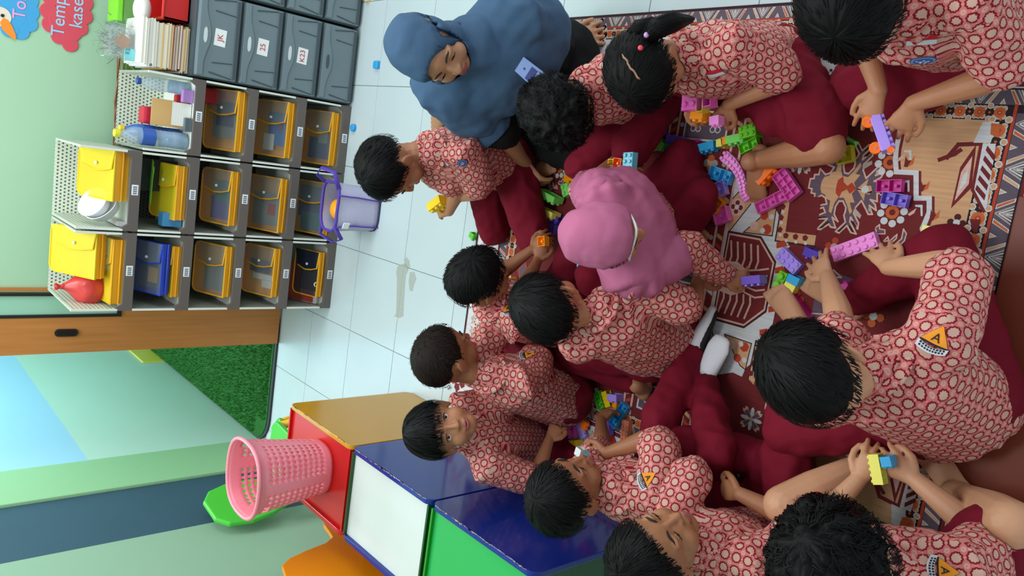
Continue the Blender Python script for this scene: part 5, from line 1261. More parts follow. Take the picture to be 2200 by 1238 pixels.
def face_parts(P, M, s, parent, gaze=0.0, openm=False, lids=0.0):
    for sx in (-1, 1):
        c = Vector((sx*.030, .0665, -.0065))
        e = B(); e.ball(P(*c), .0118*s, 16, 12); eo = e.build('eye', m_eye, parent, smooth=True)
        e = B(); d = Vector((sx*0.04, 1, gaze)).normalized(); q = c+d*.0066
        e.ball(P(*q), .0068*s, 14, 10); e.build('iris', m_iris, eo, smooth=True)
        if lids <= .6: e = B(); e.ball(P(sx*.030, .0655, -.0022), .0122*s, 16, 12); e.build('eyelid', parent.data.materials[0], parent, smooth=True)
        if lids > .6:
            e = B(); e.ball(P(sx*.030, .0665, -.0040), .0128*s, 16, 12); e.build('eyelid', parent.data.materials[0], parent, smooth=True)
        e = B(); e.tube([P(sx*.030+.0135*math.cos(a), .0745+.004*math.sin(a), -.0065+(.0072-0.012*lids)*math.sin(a)) for a in [PI*i/8 for i in range(9)]], [.0006*s]+[.0012*s]*7+[.0006*s], 6); e.build('eyelashes', m_brow, parent)
        e = B(); e.tube([P(sx*(.014+.031*i/5), .083-.014*(i/5)**2, .0125+.006*math.sin(PI*min(1, i/4.2))) for i in range(6)], [.0014*s, .0024*s, .0026*s, .0024*s, .002*s, .0008*s], 8); e.build('eyebrow', m_brow, parent, smooth=True)
    e = B(); n = 9
    for up in (1, -1):
        e.tube([P(-.019+.038*i/(n-1), .0885-.010*((i-4)/4)**2, -.0645+up*(.0032 if not openm else .005)*math.sin(PI*i/(n-1))) for i in range(n)], [.0012*s]+[.0036*s]*(n-2)+[.0012*s], 8)
    lo = e.build('lips', m_lip, parent, smooth=True)
    if openm: e = B(); e.ball(P(0, .0855, -.0645), (.011*s, .004*s, .003*s), 12, 8, M); e.build('mouth', mat('mouth_dark', (50, 18, 18), 0.5), lo, smooth=True)
def cloth_uv(me, og, spine, sleeves):
    """lay the printed cloth flat: panels along the body, sleeves wrapped round the arms"""
    a0, a1, lat = spine; s = (a1-a0).normalized(); l = (lat-s*lat.dot(s)).normalized(); f = l.cross(s)
    uvl = me.uv_layers.new(name='UVMap'); n = len(me.vertices); me.update()
    co = np.empty(n*3, np.float32); me.vertices.foreach_get('co', co); co = co.reshape(-1, 3)
    m = len(me.polygons); cen = np.empty(m*3, np.float32); me.polygons.foreach_get('center', cen); cen = cen.reshape(-1, 3); nor = np.empty(m*3, np.float32); me.polygons.foreach_get('normal', nor); nor = nor.reshape(-1, 3)
    ls = np.empty(m, np.int32); me.polygons.foreach_get('loop_start', ls); lt = np.empty(m, np.int32); me.polygons.foreach_get('loop_total', lt)
    vi = np.empty(len(me.loops), np.int32); me.loops.foreach_get('vertex_index', vi); pf = np.repeat(np.arange(m), lt)
    L, S, Fv, A0 = (np.array(x, np.float32) for x in (l, s, f, a0))
    which = np.zeros(m, np.int32); nf = np.abs(nor@Fv); nl = np.abs(nor@L); nsx = nor@S
    which[nl > nf*1.25] = 1; which[nsx > 0.80] = 2
    rel = (cen-A0)@L
    for k, (p0, p1, r) in enumerate(sleeves):
        p0a, p1a = np.array(p0, np.float32), np.array(p1, np.float32); d = p1a-p0a; LL = np.linalg.norm(d); d /= LL
        t = (cen-p0a)@d; dist = np.linalg.norm(cen-p0a-np.outer(t, d), axis=1)
        which[(t > r*0.35) & (dist < r*1.5)] = 10+k
    p = co[vi]; w = which[pf]; x = (p-A0)@L; y = (p-A0)@S; z = (p-A0)@Fv
    uv = np.zeros((len(vi), 2), np.float32)
    uv[w == 0] = np.stack([x, y], 1)[w == 0]; uv[w == 1] = np.stack([z, y], 1)[w == 1]; uv[w == 2] = np.stack([x, z], 1)[w == 2]
    for k, (p0, p1, r) in enumerate(sleeves):
        p0a = np.array(p0, np.float32); d = Vector(p1)-Vector(p0); d.normalize(); e1 = Vector((0, 0, 1)).cross(d); e1 = e1.normalized() if e1.length > .1 else d.orthogonal().normalized(); e2 = d.cross(e1)
        q = p-p0a; ang = np.arctan2(q@np.array(e2, np.float32), q@np.array(e1, np.float32)); qc = cen[pf]-p0a; ac = np.arctan2(qc@np.array(e2, np.float32), qc@np.array(e1, np.float32))
        ang = ac+((ang-ac+np.pi) % (2*np.pi)-np.pi); sel = w == 10+k
        uv[sel] = np.stack([ang*r, q@np.array(d, np.float32)], 1)[sel]
    uvl.data.foreach_set('uv', uv.ravel())
PEOPLE = {}
def person(key, label, d, s=1.0, tf=0, hy=None, hp=-35, hr=0, sk=(150, 98, 66), hair='boy', hm=None, shirt='batik', legs='long', sleeves='short', sleevesL=None, curlL=0.55, curlR=0.55, girth=1.0, skirt=False, socks=False, hijab=None, seed=1, face=True, eyes=0.0, lids=0.5, openm=False, collar=True, pnL=None, pnR=None, hs=1.0, footupL=None, footupR=None, sw=0.112, legk=1.0):
    g = {k: G(*v) for k, v in d.items()}
    pel, nk, hd = g['pel'], g['nk'], g['hd']
    fw = Vector((math.cos(math.radians(tf)), math.sin(math.radians(tf)), 0)); lat = Vector((fw.y, -fw.x, 0))   # lat: to the person's right
    spine = (nk-pel).normalized(); lat = (lat-spine*lat.dot(spine)).normalized(); front = spine.cross(lat)*-1
    if front.dot(fw) < 0: front = -front
    lf = g.get('tw'); slat = lat
    sho = {'R': nk+slat*sw*s-spine*0.035*s, 'L': nk-slat*sw*s-spine*0.035*s}
    hip = {'R': pel+lat*0.062*s+front*0.02*s, 'L': pel-lat*0.062*s+front*0.02*s}
    el, wr, kn, an = {}, {}, {}, {}
    for q in 'LR':
        el[q], wr[q] = ik(sho[q], g['w'+q], 0.188*s, 0.168*s, g['e'+q]); kn[q], an[q] = ik(hip[q], g['a'+q], 0.275*s*legk, 0.262*s*legk, g['k'+q])
        kn[q].z = max(kn[q].z, 0.055*s); an[q].z = max(an[q].z, 0.042*s)
    yaw = math.radians(tf if hy is None else hy); pt = math.radians(hp)
    ff = Vector((math.cos(yaw)*math.cos(pt), math.sin(yaw)*math.cos(pt), math.sin(pt))); uu = Vector((-math.cos(yaw)*math.sin(pt), -math.sin(yaw)*math.sin(pt), math.cos(pt)))
    if hr: uu = Matrix.Rotation(math.radians(hr), 3, ff) @ uu
    rr = ff.cross(uu); M = Matrix((rr, ff, uu)).transposed(); hsz = s*hs if s < 1.2 else s*0.80*hs
    P = lambda x, y, z: hd+M @ (Vector((x, y, z))*hsz)
    ms = skin(seed, sk)
    # ---- body: one continuous surface
    b = B()
    etube(b, [pel, pel.lerp(nk, .35), pel.lerp(nk, .75), nk-spine*.03*s], [.085*s, .08*s, .09*s, .06*s], [.06*s, .058*s, .06*s, .045*s], lat)
    hb = P(0, -.022, -.05)
    rtube(b, [nk-spine*.04*s, nk.lerp(hb, .5), hb], [.04*s, .035*s, .036*s])
    head_prims(b, P, M, hsz, hijab is None)
    for q in 'LR':
        sg = 1 if q == 'R' else -1
        rtube(b, [nk-spine*.03*s+slat*sg*.04*s, sho[q], el[q].lerp(sho[q], .5), el[q]], [.035*s, .037*s*girth, .032*s*girth, .027*s*girth])
        rtube(b, [el[q], el[q].lerp(wr[q], .3), el[q].lerp(wr[q], .75), wr[q]], [.027*s*girth, .0285*s*girth, .021*s*girth, .0175*s])
        fd = g['f'+q]-wr[q]; fd = fd if fd.length > .01 else (wr[q]-el[q])
        pn = (pnL if q == 'L' else pnR); pn = Vector(pn) if pn else (Vector((0, 0.35, -1)) - slat*sg*.18)
        y = fd.normalized(); zz = (pn-y*pn.dot(y)).normalized(); x = y.cross(zz)
        # thumb side: towards the body's middle / upward when palm faces down
        hand(b, wr[q], fd, pn, 1 if q == 'L' else -1, s*1.0, curlL if q == 'L' else curlR)
        rtube(b, [hip[q], hip[q].lerp(kn[q], .5), kn[q]], [.064*s*girth, .056*s*girth, .043*s*girth]); rtube(b, [kn[q], kn[q].lerp(an[q], .3), kn[q].lerp(an[q], .75), an[q]], [.043*s*girth, .042*s*girth, .030*s*girth, .025*s])
        toe = g['t'+q]; foot(b, an[q], toe if (toe-an[q]).length > .02 else an[q]+front*.1, s, footupL if q == 'L' else footupR, toes=not socks)
    me = remesh(b, 0.0034 if s < 1.2 else 0.0044, 3, 0.4, 0.28)
    n = len(me.vertices); co = np.empty(n*3, np.float32); me.vertices.foreach_get('co', co); co[2::3] = np.maximum(co[2::3], 0.0068); me.vertices.foreach_set('co', co)
    bt = tree_near(me, [(pel, nk), (nk, sho['L']), (nk, sho['R']), (sho['L'], el['L'].lerp(sho['L'], .3)), (sho['R'], el['R'].lerp(sho['R'], .3))], .075*s); ht_ = tree_near(me, [(P(0, -.03, .02), P(0, .03, -.02))], .14*hsz); lt_ = tree_near(me, [(hip['L'], kn['L']), (hip['R'], kn['R']), (kn['L'], an['L'].lerp(kn['L'], .3)), (kn['R'], an['R'].lerp(kn['R'], .3))], .075*s)
    o = emit(me, 'person', ms, None, (pel.x, pel.y, 0)); tag(o, label, 'person')
    ref = dict(obj=o, sho=sho, el=el, wr=wr, nk=nk, spine=spine, lat=lat, front=front, P=P, M=M)
    # ---- face and hair
    if face: face_parts(P, M, hsz, o, eyes, openm, lids)
    if hijab is None: hair_cap(P, ff, M, hsz, hm or m_hair, o, hair, seed)
    # ---- upper garment
    tm = m_batik if shirt == 'batik' else m_blackc
    b = B(); w = girth
    base = pel-spine*0.02*s
    etube(b, [base, pel.lerp(nk, .22), pel.lerp(nk, .5), pel.lerp(nk, .78), nk-spine*.045*s, nk-spine*.012*s], [.128*s*w, .124*s*w, .122*s*w, .125*s, .098*s, .058*s], [.105*s*w, .098*s*w, .092*s*w, .088*s, .07*s, .05*s], lat, 20)
    sl = []
    for q in 'LR':
        sg = 1 if q == 'R' else -1
        slv = (sleevesL or sleeves) if q == 'L' else sleeves
        end = el[q].lerp(sho[q], .20) if slv == 'short' else el[q]
        etube(b, [nk-spine*.05*s+slat*sg*.04*s, sho[q], sho[q].lerp(end, .55), end], [.056*s, .062*s*w, .056*s*w, .058*s*w], [.056*s, .060*s*w, .054*s*w, .056*s*w], spine, 14)
        if slv == 'long': rtube(b, [el[q], el[q].lerp(wr[q], .5), el[q].lerp(wr[q], .93)], [.052*s*w, .044*s*w, .036*s])
        if slv == 'threequarter': rtube(b, [el[q], el[q].lerp(wr[q], .35)], [.05*s*w, .046*s*w])
        sl.append((sho[q], end, .058*s*w))
        if slv == 'long': sl.append((el[q], wr[q], .044*s*w))
    me = remesh(b, 0.0075 if s < 1.2 else 0.010, 5, 0.5); wrinkle(me, 0.0075*s, 17/s, spine, seed, 0.008); push_out(me, [bt], .003); ut = tree_of(me)
    cloth_uv(me, None, (pel, nk, lat), sl); so = emit(me, 'shirt' if shirt == 'batik' else 'dress', tm, o); ref['shirt'] = so
    if collar and hijab is None:
        c = B(); cc = nk+spine*.004*s; rl, rd = .060*s, .053*s
        pts = [cc+lat*rl*math.sin(a)+front*(rd*math.cos(a))-spine*(.012*s*math.cos(a)+.004*s) for a in [math.radians(-165+330*i/16) + PI for i in range(17)]]
        etube(c, pts, .006*s, .015*s, lambda i: Vector((0, 0, 1)), 8, cap=True)
        cm = remesh(c, .005, 3); cloth_uv(cm, None, (pel, nk, lat), []); emit(cm, 'collar', tm, so)
    # ---- lower garment
    pm_ = m_maroon if shirt == 'batik' else m_blackc
    b = B()
    etube(b, [pel-lat*.045*s, pel+lat*.045*s], .09*s*w, .09*s*w, spine, 16)
    for q in 'LR':
        k = kn[q]; a = an[q]; h = hip[q]
        if legs == 'bare':
            rtube(b, [h, h.lerp(k, .45), h.lerp(k, .78)], [.082*s*w, .078*s*w, .072*s*w])
        else:
            rtube(b, [h, h.lerp(k, .5), k], [.080*s*w, .070*s*w, .056*s*w]); rtube(b, [k, k.lerp(a, .45), k.lerp(a, .86)], [.056*s*w, .051*s*w, .043*s])
    if skirt:
        mid = (kn['L']+kn['R'])/2
        for t in (.12, .3, .5, .7, .88): 
            kk = kn['L'].lerp(kn['R'], t); e = pel.lerp(kk, .92); e.z = max(.05, e.z-.025); rtube(b, [pel, pel.lerp(e, .55), e], [.095*s, .07*s, .05*s])
    me = remesh(b, 0.0085 if s < 1.2 else 0.011, 6, 0.5); wrinkle(me, 0.009*s, 14/s, (kn['R']-hip['R']), seed+5, 0.0082)
    if legs != 'bare': push_out(me, [lt_], .003)
    emit(me, 'skirt' if skirt else ('shorts' if legs == 'bare' else 'trousers'), pm_, o)
    if socks:
        for q in 'LR':
            b = B(); toe = g['t'+q]; foot(b, an[q], toe, s, footupL if q == 'L' else footupR, infl=.003, toes=False); rtube(b, [an[q], an[q].lerp(kn[q], .12)], [.031*s, .033*s])
            sm = remesh(b, .004, 3); so_ = emit(sm, 'sock', m_sock, o)
            b = B(); dd = (toe-an[q]).normalized(); uu_ = (footupL if q == 'L' else footupR) or Vector((0, 0, 1)); uu_ = (uu_-dd*uu_.dot(dd)).normalized(); foot(b, an[q]-uu_*.006, toe-uu_*.006, s*.97, uu_, infl=.0025, toes=False)
            sm = remesh(b, .005, 3); emit(sm, 'sock_sole', m_sole, so_)
    ref['trees'] = [bt, ut, ht_]
    PEOPLE[key] = ref
    return ref
def scarf(ref, m, drape, s, lace=None, lobe=.5):
    """headscarf: a hood open at the face, gathered under the chin and spread over the shoulders"""
    P, M, o = ref['P'], ref['M'], ref['obj']; nk, sp, lat, fr = ref['nk'], ref['spine'], ref['lat'], ref['front']
    k = (P(1, 0, 0)-P(0, 0, 0)).length
    b = B(); b.ball(P(0, -.012, .012), (.084*k, .102*k, .099*k), 20, 14, M); b.ball(P(0, .006, -.045), (.078*k, .080*k, .074*k), 18, 12, M)
    c = P(0, -.01, -.06)
    etube(b, [c, c.lerp(nk, .6), nk-sp*.03*s], [.074*k, .07*k, .09*s], [.074*k, .066*k, .07*s], lat, 18)
    etube(b, [nk-sp*.0*s, nk-sp*.06*s+fr*.006*s, nk-sp*drape*s+fr*.012*s], [.085*s, .175*s, .188*s], [.066*s, .10*s, .118*s], lat, 20)
    for q in 'LR': rtube(b, [nk-sp*.04*s, ref['sho'][q], ref['sho'][q].lerp(ref['el'][q], lobe)], [.07*s, .080*s, .072*s])
    me = remesh(b, .006 if s < 1.2 else .008, 8, .5); wrinkle(me, .0065*s, 15/s, sp, 3); push_out(me, ref['trees'], .006, .10)
    bm = bmesh.new(); bm.from_mesh(me); Mi = M.inverted(); o0 = P(0, 0, 0); kill = []
    for v in bm.verts:
        q = Mi @ (v.co-o0)/k
        if .02 < q.y < .115 and (q.x/.058)**2+((q.z+.016)/.074)**2 < 1: kill.append(v)
        elif v.co.z < 0.008: v.co.z = .0085
    bmesh.ops.delete(bm, geom=kill, context='VERTS')
    for _ in range(12):
        rv = list({v for e in bm.edges if len(e.link_faces) == 1 for v in e.verts}); new = {}
        for v in rv:
            nb = [e.other_vert(v).co for e in v.link_edges if len(e.link_faces) == 1]
            if len(nb) == 2: new[v] = v.co*.5+(nb[0]+nb[1])*.25
        for v, c_ in new.items(): v.co = c_
    bm.to_mesh(me); bm.free()
    ho = emit(me, 'headscarf', m, o); sd = ho.modifiers.new('thick', 'SOLIDIFY'); sd.thickness = .003; sd.offset = 1
    if lace:
        e = B(); pts = []
        for i in range(15):
            a = math.radians(168-156*i/14); x, z = .062*math.cos(a), -.028+.078*math.sin(a); pts.append(P(x, .088-.9*(abs(x))**1.6*3, z))
        etube(e, pts, .0035, .009, lambda i: M @ Vector((0, 1, 0)), 8); e.build('lace_trim', mat('white_lace', (225, 225, 222), 0.8, bump=.5, bscale=300), ho, smooth=True)
    return ho
SK1, SK2, SK3 = (176, 122, 88), (156, 104, 72), (196, 148, 114)
PD = dict(
M=dict(hd=(1748,800,.54),nk=(1878,790,0.43),pel=(2040,870,.10),eL=(1815,690,.24),wL=(1778,595,0.13),fL=(1748,545,0.09),eR=(1995,650,0.3),wR=(1908,575,0.19),fR=(1878,520,0.14),kL=(1720,800,0.1),aL=(1725,705,0.05),tL=(1668,640,.06),kR=(2005,640,.09),aR=(1815,655,.05),tR=(1735,605,.04)),
G=dict(hd=(1180,660,.55),nk=(1285,665,.44),pel=(1415,735,.10),eL=(1240,740,.30),wL=(1215,745,.2),fL=(1190,730,.16),eR=(1440,625,.25),wR=(1500,600,.10),fR=(1540,590,.06),kL=(1260,770,.13),aL=(1380,830,.05),tL=(1400,760,.03),kR=(1240,590,.13),aR=(1330,640,.05),tR=(1330,680,.03)),
H=dict(hd=(955,765,.58),nk=(1050,805,.46),pel=(1195,850,0.1),eL=(1060,740,.3),wL=(1070,735,.25),fL=(1060,712,.22),eR=(1205,765,.25),wR=(1110,745,.21),fR=(1060,720,.22),kL=(1140,720,0.1),aL=(1190,800,0.05),tL=(1200,810,0.04),kR=(1180,800,0.1),aR=(1200,830,0.05),tR=(1210,820,0.04)),
I=dict(hd=(945,922,.62),nk=(1010,935,.49),pel=(1125,945,0.12),eL=(1080,880,.3),wL=(1140,890,.17),fL=(1160,880,.12),eR=(1130,985,.30),wR=(1180,945,.18),fR=(1205,900,.13),kL=(1150,900,0.08),aL=(1160,940,0.05),tL=(1180,960,0.04),kR=(1185,990,0.08),aR=(1160,940,0.05),tR=(1180,920,0.04)),
J=dict(hd=(1215,1060,.56),nk=(1315,1052,.455),pel=(1450,1070,.10),eL=(1290,960,.25),wL=(1292,905,.13),fL=(1315,868,.06),eR=(1440,975,.34),wR=(1305,974,.36),fR=(1255,982,.38),kL=(1450,862,0.13),aL=(1490,748,0.06),tL=(1520,640,0.06),kR=(1520,900,0.13),aR=(1512,815,.07),tR=(1555,690,.08)),
K=dict(hd=(1405,1192,.60),nk=(1500,1185,.46),pel=(1640,1180,.10),eL=(1480,1070,.28),wL=(1500,1050,.2),fL=(1540,1050,.2),eR=(1675,1150,0.3),wR=(1590,1062,0.28),fR=(1540,1048,0.265),kL=(1560,890,.16),aL=(1690,985,.06),tL=(1740,990,.05),kR=(1690,950,.14),aR=(1610,1080,.05),tR=(1570,1100,.04)),
L=dict(hd=(1800,1222,.64),nk=(1900,1225,.49),pel=(2010,1265,.12),eL=(1780,1100,.28),wL=(1845,1030,.23),fL=(1885,975,.22),eR=(2080,1140,.25),wR=(1965,1030,.215),fR=(1905,990,.23),kL=(1745,1040,.22),aL=(1910,975,.07),tL=(1975,965,.05),kR=(2120,950,.20),aR=(2060,1060,.06),tR=(2010,1000,.05)),
D=dict(hd=(1832,5,0.58),nk=(1935,25,0.46),pel=(2080,50,0.12),eL=(2085,140,0.3),wL=(1962,222,0.255),fL=(1915,300,0.235),eR=(1850,90,0.3),wR=(1888,195,0.25),fR=(1862,265,0.24),kL=(1995,345,0.1),aL=(2130,0,0.05),tL=(2130,-60,0.03),kR=(1868,300,0.1),aR=(1950,10,0.05),tR=(1950,-60,0.03)),
C=dict(hd=(1385,152,.54),nk=(1472,125,.44),pel=(1640,135,.11),eL=(1650,155,.28),wL=(1565,225,.24),fL=(1540,268,.22),eR=(1480,180,.30),wR=(1488,215,.25),fR=(1505,250,.23),kL=(1755,205,0.14),aL=(1625,345,.055),tL=(1615,430,.03),kR=(1430,212,0.1),aR=(1570,200,0.05),tR=(1640,262,0.045)),
B=dict(hd=(1205,240,.52),nk=(1262,190,.44),pel=(1400,190,0.1),eL=(1400,215,.26),wL=(1375,275,.12),fL=(1362,315,.07),eR=(1240,280,.22),wR=(1300,310,0.14),fR=(1330,320,0.1),kL=(1350,300,0.12),aL=(1370,250,0.05),tL=(1380,280,0.04),kR=(1260,320,0.12),aR=(1330,250,0.05),tR=(1340,280,0.04)),
A=dict(hd=(838,362,.62),nk=(925,325,.52),pel=(1070,345,.16),eL=(1030,400,.34),wL=(975,425,.31),fL=(935,445,.31),eR=(1000,420,.32),wR=(965,455,.29),fR=(925,452,.30),kL=(1150,520,.10),aL=(1130,380,.05),tL=(1190,345,.045),kR=(1060,500,.10),aR=(1060,350,.05),tR=(1100,320,.04)),
E=dict(hd=(1298,507,.60),nk=(1318,512,0.48),pel=(1400,490,0.11),eL=(1185,425,.33),wL=(1322,345,0.24),fL=(1390,378,0.22),eR=(1480,585,0.24),wR=(1560,595,0.11),fR=(1615,602,.05),kL=(1405,350,.14),aL=(1440,460,0.05),tL=(1480,500,.04),kR=(1490,520,0.12),aR=(1420,440,0.05),tR=(1360,330,.04)),
F=dict(hd=(1030,597,.53),nk=(1050,650,.44),pel=(1200,690,0.1),eL=(1080,580,0.28),wL=(1145,535,0.18),fL=(1165,515,0.17),eR=(1120,610,0.24),wR=(1155,560,0.18),fR=(1165,525,0.17),kL=(1190,590,0.12),aL=(1230,660,0.05),tL=(1250,690,0.04),kR=(1210,740,0.12),aR=(1220,650,0.05),tR=(1150,600,.04)),
T=dict(hd=(920,108,0.76),nk=(1010,105,0.61),pel=(1175,140,0.15),eL=(1150,50,0.36),wL=(1228,92,0.06),fL=(1300,65,.012),eR=(1085,270,0.36),wR=(1128,352,0.14),fR=(1170,420,.05),kL=(1250,230,0.12),aL=(1150,300,0.06),tL=(1060,280,.05),kR=(1100,330,0.14),aR=(960,225,0.06),tR=(915,270,0.045)),
)
person('T', 'woman in slate blue headscarf and black dress sitting on the carpet edge', PD['T'], 1.42, 222, 238, -14, sk=(182, 136, 102), shirt='black', sleeves='elbow', curlL=0.12, curlR=0.45, hijab=1, hs=.9, girth=.86, seed=1, collar=False, lids=0.9, pnL=(0, 0, -1), pnR=(0, 0, -1))
scarf(PEOPLE['T'], m_hij, .135, 1.30)
person('A', 'kneeling boy in batik shirt holding a yellow brick on the tiles', PD['A'], 1.02, 190, 190, -35, sk=SK1, seed=2, lids=.8)
person('B', 'curly-haired boy sitting next to the woman with his back to the carpet edge', PD['B'], 0.95, 225, 235, -50, sk=SK2, hair='curly', seed=3)
person('C', 'girl with hair ties and bare shin stacking pink bricks in her lap', PD['C'], 1.0, 195, 200, -50, sk=SK1, hair='girl', legs='bare', skirt=True, seed=4)
person('D', 'child holding the lilac toy car, head cut off by the frame', PD['D'], 1.05, 190, 195, -50, sk=SK1, seed=5, curlL=.38, curlR=.3)
person('E', 'girl in a pink headscarf reaching out with a purple brick', PD['E'], 1.0, 300, 288, -33, sk=SK1, sleeves='long', sleevesL='short', skirt=True, legk=.67, hijab=1, hs=.93, seed=6, collar=False)
scarf(PEOPLE['E'], m_hijp, .13, 1.0, lace=True, lobe=.12)
person('F', 'small boy bowing over the yellow brick in his two hands', PD['F'], 0.95, 330, 330, -50, sk=SK2, seed=7)
person('G', 'boy seen from behind with round black hair in the middle of the left row', PD['G'], 1.0, 65, 60, -24, sk=SK1, seed=8)
person('H', 'boy with thin brown cropped hair holding a green and cream brick', PD['H'], 1.0, 10, 5, -35, sk=SK2, hair='buzz', hm=m_hairb, seed=9)
person('I', 'boy looking up at the camera and leaning against the navy table', PD['I'], 0.95, 315, 296, 24, 0, sk=SK1, hair='fringe', seed=10, lids=0, eyes=0.1, openm=True)
person('J', 'boy in profile with white socks holding a cyan brick to his face', PD['J'], 1.0, 5, 0, -6, sk=SK2, socks=True, footupL=Vector((.2, .75, .55)), seed=11, pnR=(0, .3, -1))
person('K', 'boy with face turned up at the bottom edge, flag patch on his chest', PD['K'], 1.05, 10, 345, 6, sk=(164, 114, 80), seed=12, lids=.7)
person('L', 'boy with bare knees holding a cream and blue brick, head at the frame edge', PD['L'], 1.1, 30, 20, -40, sk=SK3, hair='curly', legs='bare', seed=13)
person('M', 'large boy seen from behind pointing at lilac bricks, nearest the camera', PD['M'], 1.08, 45, 55, -42, sk=SK3, seed=14, girth=1.06, curlL=0.12, curlR=0.14)
# ------------------------------------------------------------------ patches sewn on the shirts, hair ties, lanyard card
from mathutils.bvhtree import BVHTree
def on_cloth(o, x, y):          # where the sight line through a pixel meets a garment
    me = o.data; off = o.matrix_world.translation if o.parent is None else ORGN[o.name]
    t = BVHTree.FromPolygons([v.co for v in me.vertices], [tuple(p.vertices) for p in me.polygons])
    d = ray(x, y).normalized(); h = t.ray_cast(CC-off, d)
    if h[0] is None: return None
    n = Vector(h[1]); c = 0
    for q, nn, i, dist in t.find_nearest_range(h[0], 0.02): n += nn
    n.normalize()
    if n.dot(d) > 0: n = -n
    return t, h[0], n, off
def patch_frame(o, x, y, ux, uy):
    r = on_cloth(o, x, y)
    if r is None: return None
    t, c, n, off = r
    r2 = ray(x+ux*10, y+uy*10).normalized(); d0 = ray(x, y).normalized(); e = (r2-d0); up = (e-n*e.dot(n)).normalized(); rt = up.cross(n)
    def put(u, v, h=0.0012):     # follow the cloth
        p = c+rt*u+up*v; q = t.find_nearest(p)[0]
        q = q if q is not None and (q-p).length < 0.03 else p
        return q*0.6+p*0.4+n*(0.0016+h)+off
    return put, n, rt, up
def grid_patch(put, fn, nu, nv, h):
    b = B()
    for i in range(nu+1):
        for j in range(nv+1): u, v = fn(i/nu, j/nv); b.v.append(put(u, v, h))
    b.f = [(i*(nv+1)+j, (i+1)*(nv+1)+j, (i+1)*(nv+1)+j+1, i*(nv+1)+j+1) for i in range(nu) for j in range(nv)]; b.c = [None]*len(b.f)
    return b
m_pat_o = mat('orange_patch', (236, 150, 30), 0.8); m_pat_w = mat('white_patch', (206, 214, 222), 0.8); m_pat_k = mat('black_thread', (22, 24, 34), 0.8); m_pat_r = mat('red_patch', (190, 22, 40), 0.8); m_pat_b = mat('blue_patch', (52, 84, 150), 0.8)
def class_patch(key, x, y, ux, uy, s=1.0):
    o = PEOPLE[key]['shirt']; f = patch_frame(o, x, y, ux, uy)
    if f is None: return
    put, n, rt, up = f; w = .024*s
    k = grid_patch(put, lambda a, b: ((a-.5)*2*w*1.12*(1-b)+.0, -.012*s+b*.042*s-.002), 6, 6, 0.0).build('badge', m_pat_k, o)
    grid_patch(put, lambda a, b: ((a-.5)*2*w*(1-b), -.010*s+b*.037*s), 6, 6, 0.0007).build('triangle', m_pat_o, k)
    c = put(0, .001*s, .0016); a = text_mesh('letter', 'A', .022*s, m_pat_k, k, c, rt, up, 0.0003)
    grid_patch(put, lambda a, b: ((a-.5)*2*w*1.15, -.026*s+b*.014*s-.006*s*(1-(2*a-1)**2)), 8, 2, 0.0005).build('banner', m_pat_w, k)
    tb = B()
    for r_ in range(2):
        for q in range(9):
            u = (q-4)*.0052*s; v = -.0145*s-r_*.0058*s-.006*s*(1-(u/(w*1.15))**2)
            tb.add([put(u-.0017*s, v-.0019*s, .0012), put(u+.0017*s, v-.0019*s, .0012), put(u+.0017*s, v+.0019*s, .0012), put(u-.0017*s, v+.0019*s, .0012)], [(0, 1, 2, 3)])
    tb.build('banner_print', m_pat_k, k)
def flag_patch(key, x, y, ux, uy, w=.024, h=.013):
    o = PEOPLE[key]['shirt']; f = patch_frame(o, x, y, ux, uy)
    if f is None: return
    put = f[0]
    r = grid_patch(put, lambda a, b: ((a-.5)*2*w, b*h), 6, 2, .0008).build('flag_patch', m_pat_r, o)
    grid_patch(put, lambda a, b: ((a-.5)*2*w, b*h-h), 6, 2, .0008).build('white_half', m_pat_w, r)
def oval_patch(key, x, y, ux, uy, w=.026, h=.014):
    o = PEOPLE[key]['shirt']; f = patch_frame(o, x, y, ux, uy)
    if f is None: return
    put = f[0]
    def disc_(k, hh, m, nm, par): return grid_patch(put, lambda a, b: (w*k*b*math.cos(2*PI*a), h*k*b*math.sin(2*PI*a)), 20, 3, hh).build(nm, m, par)
    r = disc_(1, .0006, m_pat_b, 'oval_emblem', o)
    disc_(.88, .0012, mat('pale_blue_thread', (120, 150, 196), 0.8), 'emblem_ring', r); disc_(.74, .0018, m_pat_b, 'emblem_field', r)
    tb = B(); rnd = random.Random(3)
    for q in range(9):
        u = rnd.uniform(-.4, .4)*w; v = rnd.uniform(-.35, .35)*h; a = .003
        tb.add([put(u-a, v, .0024), put(u, v-a*.6, .0024), put(u+a, v, .0024), put(u, v+a*.7, .0024)], [(0, 1, 2, 3)])
    tb.build('emblem_motif', m_pat_w, r)
class_patch('M', 2012, 728, .5, -.85, 1.1); class_patch('J', 1392, 1028, 1, -.4, .95); class_patch('H', 1135, 762, 1, -.25, .95); class_patch('L', 2030, 1226, 1, .1, .95)
class_patch('F', 1092, 665, -.2, -1, .9)
flag_patch('D', 1980, 85, .05, -1, .026, .014); oval_patch('D', 1983, 130, 0, -1)
flag_patch('C', 1535, 158, -.15, -1); flag_patch('K', 1452, 1128, -.6, .8); oval_patch('A', 993, 350, -1, 0, .017, .017); flag_patch('A', 957, 350, -1, 0, .010, .012)
